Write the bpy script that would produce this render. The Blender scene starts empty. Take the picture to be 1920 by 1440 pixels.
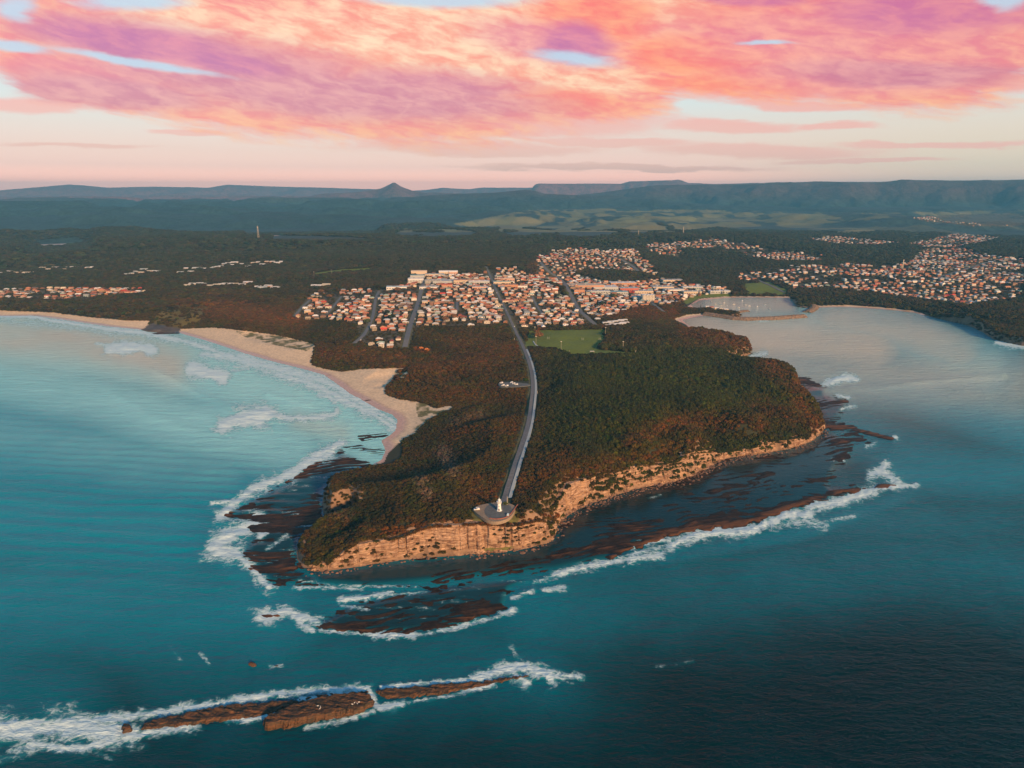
import bpy, math, random
import numpy as np
rnd = random.Random(7)
rng = np.random.default_rng(11)
sc = bpy.context.scene
COL = sc.collection
PI = math.pi

# ------------------------------------------------------------------ camera
CAM_H = 300.0
FPX = 1297.0                       # focal length in photo pixels (1920 wide)
PITCH = math.atan((720 - 360) / FPX)
cam_d = bpy.data.cameras.new('camera')
cam_d.sensor_width = 36.0
cam_d.lens = 36.0 * FPX / 1920.0
cam_d.clip_start = 1.0
cam_d.clip_end = 200000.0
cam = bpy.data.objects.new('camera', cam_d)
cam.location = (0, 0, CAM_H)
cam.rotation_euler = (PI / 2 - PITCH, 0, 0)
COL.objects.link(cam)
sc.camera = cam

SUN_AZ, SUN_EL = 148.0, 17.0        # compass degrees from +Y, behind the camera to the right
EXPOSURE = 0.42
sc.view_settings.view_transform = 'Standard'
sc.view_settings.look = 'None'
sc.view_settings.exposure = EXPOSURE
sc.view_settings.gamma = 1.0
sc.cycles.max_bounces = 6
sc.cycles.diffuse_bounces = 2
sc.cycles.glossy_bounces = 3
sc.cycles.transmission_bounces = 2
sc.cycles.volume_bounces = 0
sc.cycles.caustics_reflective = False
sc.cycles.caustics_refractive = False


def lin(r, g, b, a=1.0):
    f = lambda c: (c / 255 / 12.92) if c / 255 <= 0.04045 else ((c / 255 + 0.055) / 1.055) ** 2.4
    return (f(r), f(g), f(b), a)


def azel(px, py):
    u = (px - 960) / FPX
    v = (720 - py) / FPX
    x = u
    y = math.cos(PITCH) + v * math.sin(PITCH)
    z = -math.sin(PITCH) + v * math.cos(PITCH)
    return math.atan2(x, y), math.atan2(z, math.hypot(x, y))


# ------------------------------------------------------------------ node helper
class G:
    def __init__(s, tree):
        s.t = tree
        s.n = tree.nodes
        s.l = tree.links

    def node(s, typ, **kw):
        n = s.n.new(typ)
        for k, v in kw.items():
            setattr(n, k, v)
        return n

    def put(s, sock, v):
        if v is None:
            return
        if isinstance(v, bpy.types.NodeSocket):
            s.l.new(v, sock)
        else:
            sock.default_value = v

    def m(s, op, a, b=None, c=None, clamp=False):
        n = s.node('ShaderNodeMath', operation=op, use_clamp=clamp)
        s.put(n.inputs[0], a)
        s.put(n.inputs[1], b)
        s.put(n.inputs[2], c)
        return n.outputs[0]

    def vm(s, op, a, b=None, out=0):
        n = s.node('ShaderNodeVectorMath', operation=op)
        s.put(n.inputs[0], a)
        s.put(n.inputs[1], b)
        return n.outputs[out]

    def noise(s, vec, scale, detail=4, rough=0.55, dist=0.0, col=False, typ='FBM'):
        n = s.node('ShaderNodeTexNoise', noise_type=typ)
        s.put(n.inputs['Vector'], vec)
        n.inputs['Scale'].default_value = scale
        n.inputs['Detail'].default_value = detail
        n.inputs['Roughness'].default_value = rough
        n.inputs['Distortion'].default_value = dist
        return n.outputs['Color' if col else 'Fac']

    def mapr(s, v, a, b, c=0.0, d=1.0, smooth=True):
        n = s.node('ShaderNodeMapRange', interpolation_type='SMOOTHSTEP' if smooth else 'LINEAR')
        s.put(n.inputs['Value'], v)
        for k, x in zip(('From Min', 'From Max', 'To Min', 'To Max'), (a, b, c, d)):
            n.inputs[k].default_value = x
        return n.outputs['Result']

    def mix(s, fac, a, b, mode='MIX'):
        n = s.node('ShaderNodeMix', data_type='RGBA', blend_type=mode)
        s.put(n.inputs[0], fac)
        s.put(n.inputs[6], a)
        s.put(n.inputs[7], b)
        return n.outputs[2]

    def mapping(s, vec, loc=(0, 0, 0), rot=(0, 0, 0), scale=(1, 1, 1), typ='POINT'):
        n = s.node('ShaderNodeMapping', vector_type=typ)
        s.put(n.inputs['Vector'], vec)
        n.inputs['Location'].default_value = loc
        n.inputs['Rotation'].default_value = rot
        n.inputs['Scale'].default_value = scale
        return n.outputs[0]

    def attr(s, name, typ='GEOMETRY', out='Fac'):
        n = s.node('ShaderNodeAttribute', attribute_type=typ, attribute_name=name)
        return n.outputs[out]

    def comb(s, x, y, z=0.0):
        n = s.node('ShaderNodeCombineXYZ')
        s.put(n.inputs[0], x); s.put(n.inputs[1], y); s.put(n.inputs[2], z)
        return n.outputs[0]

    def sep(s, v):
        n = s.node('ShaderNodeSeparateXYZ')
        s.put(n.inputs[0], v)
        return n.outputs


# ------------------------------------------------------------------ world: dawn sky with clouds, by direction
def build_world():
    w = bpy.data.worlds.new('World')
    sc.world = w
    w.use_nodes = True
    t = w.node_tree
    t.nodes.clear()
    g = G(t)
    tc = g.node('ShaderNodeTexCoord')
    d = g.vm('NORMALIZE', tc.outputs['Generated'])
    x, y, z = g.sep(d)
    el = g.m('MULTIPLY', g.m('ARCSINE', z), 57.2958)
    az = g.m('MULTIPLY', g.m('ARCTAN2', x, y), 57.2958)
    zz = g.m('ADD', g.m('MAXIMUM', z, 0.0), 0.045)
    plane = g.comb(g.m('DIVIDE', x, zz), g.m('DIVIDE', y, zz), 0.0)
    P0 = g.comb(az, el, 0.0)
    nwarp = g.noise(plane, 0.55, 4, 0.6, col=True)
    nwarp2 = g.noise(g.mapping(P0, scale=(0.35, 1.1, 1)), 1.0, 5, 0.62, col=True)
    wv = g.vm('MULTIPLY', g.vm('SUBTRACT', nwarp, (0.5, 0.5, 0.5)), (4.0, 1.2, 0.0))
    wv2 = g.vm('MULTIPLY', g.vm('SUBTRACT', nwarp2, (0.5, 0.5, 0.5)), (1.6, 0.55, 0.0))
    P = g.vm('ADD', P0, g.vm('ADD', wv, wv2))
    # detail noises (streaky, and billowy)
    PR = g.mapping(P, rot=(0, 0, math.radians(10)))
    streak = g.noise(g.mapping(PR, scale=(0.11, 1.15, 1)), 1.0, 9, 0.60, 0.15)
    billow = g.noise(g.mapping(PR, scale=(0.34, 1.0, 1)), 1.0, 10, 0.64, 0.15)
    finer = g.noise(g.mapping(PR, scale=(0.9, 3.4, 1)), 1.0, 8, 0.65, 0.6)
    det = g.m('ADD', g.m('MULTIPLY', streak, 0.5), g.m('ADD', g.m('MULTIPLY', billow, 0.34), g.m('MULTIPLY', finer, 0.16)))

    def strip(p0, p1, th):
        a0, e0 = azel(*p0); a1, e1 = azel(*p1)
        a0, e0, a1, e1 = [math.degrees(q) for q in (a0, e0, a1, e1)]
        L = max(math.hypot(a1 - a0, e1 - e0) / 2, 0.1)
        ang = math.atan2(e1 - e0, a1 - a0)
        v = g.mapping(P, loc=((a0 + a1) / 2, (e0 + e1) / 2, 0), rot=(0, 0, ang),
                      scale=(L * 1.08, th * 0.0442 * 1.15, 1), typ='TEXTURE')
        return g.m('SUBTRACT', 1.0, g.vm('LENGTH', v, out=1))

    def union(lst):
        r = None
        for q in lst:
            s_ = strip(*q)
            r = s_ if r is None else g.m('MAXIMUM', r, s_)
        return r

    def field(lst, soft, k, off=0.0):
        f = union(lst)
        f = g.m('ADD', f, g.m('MULTIPLY', g.m('SUBTRACT', det, 0.5 - off), k))
        return g.mapr(f, -soft, soft)

    # clear-sky gradient by elevation
    cr = g.node('ShaderNodeValToRGB')
    g.l.new(g.m('DIVIDE', el, 60.0, clamp=True), cr.inputs[0])
    hz = (2.1, 0.92, 0.66, 1)         # air close to the horizon is brighter: it is seen through the haze
    stops = [(0.0, hz), (0.012, hz), (0.03, (1.12, 0.64, 0.54, 1)), (0.05, (0.92, 0.60, 0.51, 1)), (0.08, lin(228, 210, 198)),
             (0.12, lin(206, 220, 218)), (0.17, lin(178, 214, 224)), (0.23, lin(140, 202, 218)),
             (0.36, lin(42, 144, 182)), (0.6, lin(14, 98, 140)), (1.0, lin(8, 80, 122))]
    e = cr.color_ramp.elements
    e[0].position, e[0].color = stops[0]
    e[1].position, e[1].color = stops[-1]
    for p_, c_ in stops[1:-1]:
        k = e.new(p_); k.color = c_
    sky = cr.outputs[0]
    # greenish-yellow tone low on the right
    yel = g.m('MULTIPLY', g.mapr(az, 8, 34), g.mapr(el, 7.5, 1.5))
    yel = g.m('MULTIPLY', yel, 0.7)
    sky = g.mix(yel, sky, lin(222, 212, 182))

    big = field([((60, 30), (760, 150), 95), ((300, 20), (1100, 120), 125), ((700, 40), (1300, 70), 110),
                 ((0, 110), (420, 155), 46), ((300, 140), (1120, 190), 40), ((1100, 30), (1750, 50), 85),
                 ((1500, 40), (1960, 70), 90), ((1350, 88), (1900, 88), 38), ((-120, 40), (200, 70), 34),
                 ((600, -90), (1500, -90), 100), ((900, 160), (1230, 185), 38)], 0.16, 0.95, 0.07)
    lens = field([((1150, 92), (1480, 108), 26), ((1220, 155), (1640, 152), 24), ((1380, 190), (1640, 202), 7),
                  ((-40, 192), (165, 196), 10), ((670, 238), (1230, 232), 16),                   ((1250, 234), (1500, 238), 9), ((1490, 236), (1640, 232), 5),
                  ((1800, 150), (1960, 160), 12), ((680, 272), (1100, 284), 10), ((1000, 262), (1300, 270), 9),
                  ((1230, 280), (1620, 284), 10), ((290, 247), (420, 249), 5), ((1590, 270), (1800, 275), 4),
                  ((1700, 272), (1960, 270), 4), ((1000, 212), (1200, 222), 12), ((850, 205), (1000, 215), 8),
                  ((1480, 302), (1760, 297), 4), ((900, 312), (1400, 316), 5),
                  ((0, 272), (260, 276), 4)],
                 0.34, 1.05, 0.02)
    gaps = field([((120, 90), (400, 140), 5), ((-30, 80), (90, 92), 7), ((1010, 104), (1150, 116), 8),
                  ((150, -2), (330, 4), 9), ((700, -4), (960, 2), 10), ((1390, 76), (1480, 80), 3), ((0, 12), (60, 16), 12), ((1830, -2), (1900, 2), 8)], 0.55, 1.3, 0.0)
    peach = field([((230, 20), (420, 60), 50), ((420, 50), (1000, 130), 46), ((600, 20), (1200, 50), 60),
                   ((1100, 5), (1350, 8), 25), ((930, 130), (1220, 150), 26)], 0.45, 0.9)
    fire = field([((380, 80), (700, 138), 16), ((680, 134), (1010, 178), 15), ((0, 110), (240, 140), 24), ((1000, 40), (1220, 35), 35),
                  ((1160, 95), (1460, 105), 28), ((1230, 158), (1600, 152), 24), ((800, 160), (1160, 195), 18),
                  ((1650, 95), (1800, 100), 22), ((1300, 25), (1580, 35), 30)], 0.4, 0.9)
    mauve = field([((40, 45), (560, 130), 32), ((200, 100), (700, 160), 38), ((300, 150), (1000, 200), 32),
                   ((0, 155), (400, 185), 20), ((560, 150), (980, 170), 24), ((1020, 100), (1130, 92), 16),
                   ((1500, 130), (1920, 140), 16)], 0.45, 0.6)
    coral = field([((1300, 60), (1900, 100), 50), ((1380, 130), (1920, 140), 26), ((900, 60), (1150, 100), 26), ((0, 120), (300, 150), 20)], 0.5, 0.6)
    magenta = field([((80, 45), (430, 105), 20), ((1020, 75), (1130, 85), 26), ((1560, 8), (1960, 12), 26),
                     ((330, 100), (520, 130), 14), ((1300, -10), (1500, 0), 10)], 0.45, 0.7)
    fine = g.noise(g.mapping(PR, scale=(0.42, 2.6, 1)), 1.0, 9, 0.62, 0.9)
    detc = g.mapr(g.m('ADD', g.m('MULTIPLY', billow, 0.74), g.m('MULTIPLY', fine, 0.26)), 0.36, 0.64)
    col = g.mix(detc, lin(246, 108, 98), lin(255, 172, 116))
    col = g.mix(peach, col, g.mix(detc, lin(252, 138, 92), lin(255, 212, 162)))
    col = g.mix(g.m('MULTIPLY', fire, 0.95), col, g.mix(detc, lin(252, 92, 58), lin(255, 150, 82)))
    col = g.mix(g.m('MULTIPLY', coral, 0.8), col, g.mix(detc, lin(226, 104, 124), lin(250, 152, 132)))
    col = g.mix(g.m('MULTIPLY', mauve, 0.88), col, g.mix(detc, lin(200, 84, 118), lin(230, 138, 138)))
    col = g.mix(g.m('MULTIPLY', magenta, 0.7), col, g.mix(detc, lin(186, 58, 138), lin(222, 92, 128)))
    # lower strips are paler, dustier
    lowf = g.mapr(el, 8.5, 2.0)
    lcol = g.mix(g.mapr(el, 9.5, 5.5), g.mix(detc, lin(250, 140, 104), lin(255, 168, 112)), lin(240, 160, 146))
    lcol = g.mix(lowf, lcol, lin(240, 182, 168))
    s1 = g.mix(lens, sky, lcol)
    s2 = g.mix(g.m('MULTIPLY', big, 0.97), s1, col)
    s3 = g.mix(g.m('MULTIPLY', gaps, g.m('MULTIPLY', big, 0.85)), s2, lin(182, 208, 224))
    # faint high cloud beyond the frame, pink patches
    hi = g.m('MULTIPLY', g.mapr(g.noise(plane, 1.1, 5, 0.6), 0.5, 0.75), g.mapr(el, 14, 22))
    hi = g.m('MULTIPLY', hi, g.mapr(el, 38, 22))
    s4 = g.mix(g.m('MULTIPLY', hi, 0.45), s3, lin(226, 168, 170))
    # the sky behind and beside the camera is duller
    dull = g.mapr(g.m('ABSOLUTE', az), 55.0, 110.0, 1.0, 0.7)
    s5 = g.node('ShaderNodeVectorMath', operation='SCALE'); g.l.new(s4, s5.inputs[0]); g.l.new(dull, s5.inputs['Scale']); s4 = s5.outputs[0]
    bg = g.node('ShaderNodeBackground')
    g.l.new(s4, bg.inputs[0])
    bg.inputs[1].default_value = SKY_GAIN
    st = g.node('ShaderNodeTexSky')
    st.sky_type = 'NISHITA'
    st.sun_disc = False
    st.sun_elevation = math.radians(SUN_EL)
    st.sun_rotation = math.radians(SUN_AZ)
    st.altitude = 300
    bg2 = g.node('ShaderNodeBackground')
    g.l.new(st.outputs[0], bg2.inputs[0])
    bg2.inputs[1].default_value = 0.02
    ad = g.node('ShaderNodeAddShader')
    g.l.new(bg.outputs[0], ad.inputs[0]); g.l.new(bg2.outputs[0], ad.inputs[1])
    out = g.node('ShaderNodeOutputWorld')
    g.l.new(ad.outputs[0], out.inputs[0])
    w.cycles.sampling_method = 'MANUAL'
    w.cycles.sample_map_resolution = 512


SKY_GAIN = 0.77
build_world()

sun_d = bpy.data.lights.new('sun', 'SUN')
sun_d.energy = 4.7
sun_d.angle = math.radians(5.0)
sun_d.color = (1.0, 0.56, 0.27)
sun = bpy.data.objects.new('sun', sun_d)
_a, _e = math.radians(SUN_AZ), math.radians(SUN_EL)
from mathutils import Vector
sdir = Vector((math.sin(_a) * math.cos(_e), math.cos(_a) * math.cos(_e), math.sin(_e)))
sun.rotation_euler = sdir.to_track_quat('Z', 'Y').to_euler()
sun.location = (0, 0, 900)
COL.objects.link(sun)

# ------------------------------------------------------------------ numpy tools
def hash2(ix, iy, seed):
    h = (ix.astype(np.int64) * 374761393 + iy.astype(np.int64) * 668265263 + seed * 1442695041) & 0xFFFFFFFF
    h = ((h ^ (h >> 13)) * 1274126177) & 0xFFFFFFFF
    return ((h ^ (h >> 16)) & 0xFFFFFF) / float(0xFFFFFF)


def vnoise(x, y, seed=0):
    ix = np.floor(x); iy = np.floor(y)
    fx = x - ix; fy = y - iy
    fx = fx * fx * fx * (fx * (fx * 6 - 15) + 10); fy = fy * fy * fy * (fy * (fy * 6 - 15) + 10)
    a = hash2(ix, iy, seed); b = hash2(ix + 1, iy, seed)
    c = hash2(ix, iy + 1, seed); d = hash2(ix + 1, iy + 1, seed)
    return (a * (1 - fx) + b * fx) * (1 - fy) + (c * (1 - fx) + d * fx) * fy


def fbm(x, y, oct=4, seed=0, gain=0.5):
    s = 0; a = 1.0; t = 0
    for i in range(oct):
        c, sn = math.cos(i * 0.7), math.sin(i * 0.7)
        s = s + a * vnoise((x * c - y * sn) * 2 ** i, (x * sn + y * c) * 2 ** i, seed + i * 17)
        t += a; a *= gain
    return s / t


def sstep(x, a, b):
    t = np.clip((x - a) / (b - a), 0, 1)
    return t * t * (3 - 2 * t)


CP, SP = math.cos(PITCH), math.sin(PITCH)


def p2w(px, py, z=0.0):
    """a direction read off the photograph, followed down to the level z (metres)"""
    u = (px - 960) / FPX; v = (720 - py) / FPX
    dx, dy, dz = u, CP + v * SP, -SP + v * CP
    t = (z - CAM_H) / dz
    return dx * t, dy * t


def w2p(x, y, z):
    dz = z - CAM_H
    f = y * CP - dz * SP
    v = y * SP + dz * CP
    f = np.maximum(f, 1e-3)
    return 960 + FPX * x / f, 720 - FPX * v / f


def inpoly(px, py, poly):
    r = np.zeros(px.shape, bool)
    n = len(poly)
    xs = [p[0] for p in poly]; ys = [p[1] for p in poly]
    near = (px > min(xs)) & (px < max(xs)) & (py > min(ys)) & (py < max(ys))
    if not near.any():
        return r
    a, b = px[near], py[near]
    q = np.zeros(a.shape, bool)
    for i in range(n):
        x0, y0 = poly[i]; x1, y1 = poly[(i + 1) % n]
        if y0 == y1:
            continue
        c = ((y0 > b) != (y1 > b)) & (a < (x1 - x0) * (b - y0) / (y1 - y0) + x0)
        q ^= c
    r[near] = q
    return r


def segdist(x, y, segs):
    """least distance to segments, array chunks; segs Nx4"""
    out = np.full(x.shape, 1e9)
    for (x0, y0, x1, y1) in segs:
        dx, dy = x1 - x0, y1 - y0
        L = dx * dx + dy * dy + 1e-9
        t = np.clip(((x - x0) * dx + (y - y0) * dy) / L, 0, 1)
        d = (x - x0 - t * dx) ** 2 + (y - y0 - t * dy) ** 2
        np.minimum(out, d, out=out)
    return np.sqrt(out)


def segs_of(pts, closed=False):
    n = len(pts)
    return [(*pts[i], *pts[(i + 1) % n]) for i in range(n if closed else n - 1)]


def smooth_poly(pts, it=1):
    for _ in range(it):
        o = [pts[0]]
        for a, b in zip(pts[:-1], pts[1:]):
            o.append((a[0] * .75 + b[0] * .25, a[1] * .75 + b[1] * .25))
            o.append((a[0] * .25 + b[0] * .75, a[1] * .25 + b[1] * .75))
        o.append(pts[-1])
        pts = o
    return pts


# ------------------------------------------------------------------ coast, read at sea level
# each run: type and points along the waterline, from far left to far right
RUNS = [
    ('b', [(0, 593), (60, 592), (120, 600), (200, 612), (262, 618)]),
    ('c', [(262, 618), (275, 622), (300, 624), (335, 624)]),
    ('b', [(335, 624), (390, 640), (450, 660), (500, 675), (560, 690), (607, 703), (638, 725), (654, 737), (675, 748),
           (707, 767), (735, 778), (744, 787), (741, 806), (729, 816), (714, 826), (722, 844), (714, 862)]),
    ('c', [(714, 862), (680, 880), (640, 893), (620, 905), (606, 922), (602, 950), (608, 968), (618, 979), (632, 972), (642, 962),
           (652, 958), (657, 966), (645, 975), (610, 984), (590, 994), (566, 1010), (556, 1026), (555, 1045), (562, 1060), (576, 1069)]),
    ('f', [(576, 1069), (592, 1073), (612, 1072), (640, 1068), (668, 1064), (705, 1058), (745, 1052), (790, 1048), (822, 1045), (860, 1042), (899, 1039),
           (940, 1035), (977, 1031), (1010, 1024), (1030, 1019), (1041, 1010), (1044, 1001), (1045, 990), (1052, 979), (1064, 968), (1080, 956), (1100, 947), (1127, 939), (1155, 930),
           (1182, 921), (1209, 914), (1235, 909), (1260, 905), (1284, 899), (1304, 890), (1333, 874), (1352, 865), (1370, 859), (1400, 855), (1428, 852),
           (1460, 846), (1486, 841), (1508, 834), (1523, 827), (1540, 815), (1547, 806)]),
    ('c', [(1547, 806), (1546, 792), (1538, 778), (1520, 766), (1503, 757), (1501, 742), (1499, 722), (1486, 712), (1462, 704), (1430, 697), (1390, 690), (1360, 680),
           (1372, 674), (1400, 668), (1409, 663), (1407, 656), (1396, 650), (1370, 644), (1330, 636), (1305, 624), (1297, 614)]),
    ('b', [(1297, 614), (1288, 607), (1280, 600), (1300, 595), (1322, 592)]),
    ('c', [(1322, 592), (1350, 594), (1385, 597), (1390, 592), (1370, 588), (1340, 585), (1322, 580), (1300, 577)]),
    ('b', [(1300, 577), (1296, 571), (1314, 563), (1358, 559), (1420, 558), (1478, 559)]),
    ('c', [(1478, 559), (1486, 564), (1490, 571), (1500, 577), (1531, 577)]),
    ('b', [(1531, 577), (1580, 576), (1625, 578), (1675, 582), (1710, 586), (1730, 591)]),
    ('c', [(1730, 591), (1773, 601), (1817, 611), (1840, 622), (1861, 636), (1890, 643), (1920, 649)]),
]
coast = []; ctype = []
LEFT = [(-9000., 4200.), (-3600., 2600.)]
RIGHT = [(1350., 1240.), (2100., 1100.), (4200., 600.), (9000., 300.)]
FAR = [(90000., 300.), (90000., 90000.), (-90000., 90000.), (-90000., 4200.)]
for k, pts in RUNS:
    w = [p2w(*p) for p in pts]
    for i in range(len(w) - 1):
        coast.append(w[i]); ctype.append(k)
coast.append(p2w(*RUNS[-1][1][-1])); ctype.append('c')
n0 = len(coast)
poly_w = LEFT + coast + RIGHT + FAR
type_w = ['b', 'b'] + ctype + ['c'] * 4 + ['x'] * 4
allseg = [(*poly_w[i], *poly_w[(i + 1) % len(poly_w)]) for i in range(len(poly_w))]
SEG_B = [s for s, k in zip(allseg, type_w) if k == 'b']
SEG_C = [s for s, k in zip(allseg, type_w) if k in 'cf']
FR = [p2w(*p) for p in RUNS[4][1]]                     # foot of the sunlit cliffs

# crest of the sunlit cliffs (photo points), resolved against the cliff foot set 9 m back
CREST = [(576, 1052), (607, 1050), (630, 1037), (668, 1018), (707, 1012), (745, 1004), (780, 993), (815, 984), (860, 981), (899, 979),
         (940, 980), (977, 980), (1010, 973), (1030, 972), (1041, 978)]
CREST2 = [(1002, 946), (1030, 925), (1075, 903), (1100, 895), (1130, 888), (1180, 878), (1210, 868), (1250, 868), (1284, 862), (1300, 846),
          (1330, 838), (1360, 846), (1400, 838), (1440, 826), (1480, 820), (1515, 812), (1547, 792)]


def crest_pts(foot, crest, inset):
    fx = np.array([p[0] for p in foot]); fy = np.array([p[1] for p in foot])
    faz = np.arctan2(fx, fy); D = np.hypot(fx, fy)
    out = []
    for (px, py) in crest:
        a, e = azel(px, py)
        d = np.interp(a, faz, D) + inset
        out.append((math.sin(a) * d, math.cos(a) * d, CAM_H + d * math.tan(e)))
    return out


f1 = FR[:17]
CR1 = crest_pts(f1, CREST, 9)
f2 = FR[19:]
CR2 = crest_pts(f2, CREST2[2:], 10)

# elevations inland (photo point, height in metres)
CTRL = [(590, 1035, 9), (640, 1015, 14), (700, 990, 20), (760, 970, 25), (850, 955, 28), (930, 955, 29), (990, 955, 29), (625, 915, 20), (660, 950, 15), (625, 1000, 10),
        (700, 900, 27), (800, 890, 28), (900, 850, 27), (960, 800, 26), (1020, 930, 31), (1050, 885, 33), (1100, 850, 36), (1200, 830, 36), (1200, 780, 39),
        (1300, 810, 34), (1300, 750, 39), (1400, 780, 35), (1480, 775, 27), (1525, 785, 20), (1450, 720, 29), (1400, 705, 28), (1250, 700, 33),
        (1100, 720, 32), (1000, 720, 25), (900, 770, 14), (850, 765, 8), (800, 785, 5), (770, 800, 4), (845, 725, 17), (760, 725, 18), (800, 700, 22),
        (900, 690, 26), (950, 650, 24), (1050, 645, 22), (1000, 640, 22), (1110, 640, 22), (1180, 680, 28), (1250, 640, 27), (1330, 640, 22), (1385, 652, 17),
        (700, 720, 3), (650, 690, 10), (720, 680, 12), (620, 650, 12), (560, 615, 13), (480, 635, 5), (450, 600, 20), (330, 590, 22), (300, 600, 18), (230, 585, 15), (100, 575, 12), (0, 570, 12),
        (570, 645, 6), (640, 640, 20), (700, 630, 24), (700, 600, 28), (760, 620, 27), (860, 585, 33), (950, 585, 32), (1050, 590, 25), (1150, 610, 17), (1200, 575, 13),
        (1280, 565, 7), (1330, 555, 5), (1420, 552, 4), (900, 530, 44), (800, 535, 40), (600, 560, 24), (560, 545, 22), (1000, 530, 38), (1100, 530, 22), (1150, 510, 30), (1250, 530, 10), (1300, 540, 8),
        (1200, 600, 16), (1250, 595, 9), (900, 490, 58), (1030, 490, 55), (1130, 470, 62), (1250, 458, 66), (1400, 475, 46), (1500, 490, 40), (1300, 495, 26), (1400, 535, 12),
        (1500, 550, 9), (1600, 560, 10), (1700, 568, 10), (1600, 510, 34), (1700, 515, 38), (1800, 500, 50), (1900, 520, 38), (1800, 580, 18),
        (1900, 600, 24), (1860, 610, 16), (1900, 625, 15), (300, 540, 20), (100, 540, 14), (0, 540, 14), (300, 515, 32), (100, 505, 26), (450, 500, 38), (600, 510, 34),
        (0, 480, 50), (100, 465, 62), (200, 450, 84), (300, 453, 80), (400, 450, 86), (600, 451, 86), (800, 451, 84), (1000, 456, 78), (1100, 449, 84), (1250, 443, 84), (1400, 443, 76),
        (1550, 455, 48), (1700, 450, 52), (1850, 445, 60), (1920, 470, 50), (0, 462, 40), (60, 462, 46), (700, 480, 60), (500, 475, 62), (250, 480, 58)]
cw = []
for (px, py, z) in CTRL:
    X, Y = p2w(px, py, z)
    cw.append((X, Y, z))
for q in CR1 + CR2:
    cw.append(q)
cw = np.array(cw)
c_a = np.arctan2(cw[:, 0], cw[:, 1]); c_l = np.log(np.hypot(cw[:, 0], cw[:, 1]))

# skylines of the far ranges: distance, front width, back width, profile
RANGES = [
    (22500, 3000, 3000, [(-900, 362), (-200, 358), (0, 357), (60, 352), (130, 346), (160, 348), (200, 352), (290, 350), (390, 352), (425, 346), (500, 349), (600, 352), (700, 355), (760, 358), (800, 356), (830, 352),
                         (880, 355), (900, 352), (985, 352), (1100, 350), (1300, 348), (1600, 352), (1920, 350), (2600, 352)]),
    (18000, 1000, 3000, [(-900, 400), (940, 400), (975, 362), (998, 352), (1003, 346), (1010, 344), (1060, 344.5), (1120, 344), (1165, 344.5), (1180, 340), (1230, 338.5), (1262, 338), (1270, 336.5), (1278, 338),
                         (1290, 343), (1340, 345), (1420, 343), (1500, 346), (1600, 350), (1920, 350), (2600, 352)]),
    (14500, 1900, 2500, [(-900, 400), (440, 400), (520, 377), (560, 371), (610, 362.5), (660, 361.5), (700, 357.5), (716, 353), (728, 347), (733, 345), (735, 343), (741, 343), (744, 345.5), (756, 352), (776, 358),
                         (800, 361), (860, 363), (950, 366), (1100, 368), (1200, 372), (1300, 400), (2600, 400)]),
    (12000, 2000, 2500, [(-900, 400), (950, 400), (1040, 370), (1120, 362), (1190, 352), (1230, 347), (1330, 345.5), (1400, 345), (1440, 343), (1490, 342), (1530, 340), (1600, 342), (1660, 341), (1690, 337.5), (1760, 338.5),
                         (1830, 338.5), (1920, 336.5), (2100, 336), (2600, 339)]),
    (10200, 1900, 2000, [(-900, 374), (-300, 376), (0, 378), (30, 381), (100, 387), (250, 390), (420, 392), (560, 388), (680, 381), (760, 371), (800, 366.5), (850, 363.5), (930, 361), (960, 358), (985, 355.5), (1000, 357), (1020, 363),
                         (1080, 366), (1150, 367), (1230, 374), (1330, 384), (1450, 389), (1700, 392), (1920, 392), (2600, 390)]),
]
RG = []
for (dist, wf, wb, prof) in RANGES:
    a = []; h = []
    for (px, py) in prof:
        aa, ee = azel(px, py)
        a.append(aa); h.append(CAM_H + dist * math.tan(ee))
    RG.append((dist, wf, wb, np.array(a), np.array(h)))


LAKE_BOX = [(azel(60, 450)[0], azel(158, 450)[0], 3750, 4900), (azel(480, 450)[0], azel(700, 450)[0], 4250, 5600)]


def interior(x, y, az, lD):
    num = np.zeros(x.shape); den = np.zeros(x.shape)
    for a, l, z in zip(c_a, c_l, cw[:, 2]):
        d2 = (az - a) ** 2 * 1.0 + (lD - l) ** 2 * 0.9 + 3e-5
        w = d2 ** -2.0
        num += w * z; den += w
    return num / den


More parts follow.
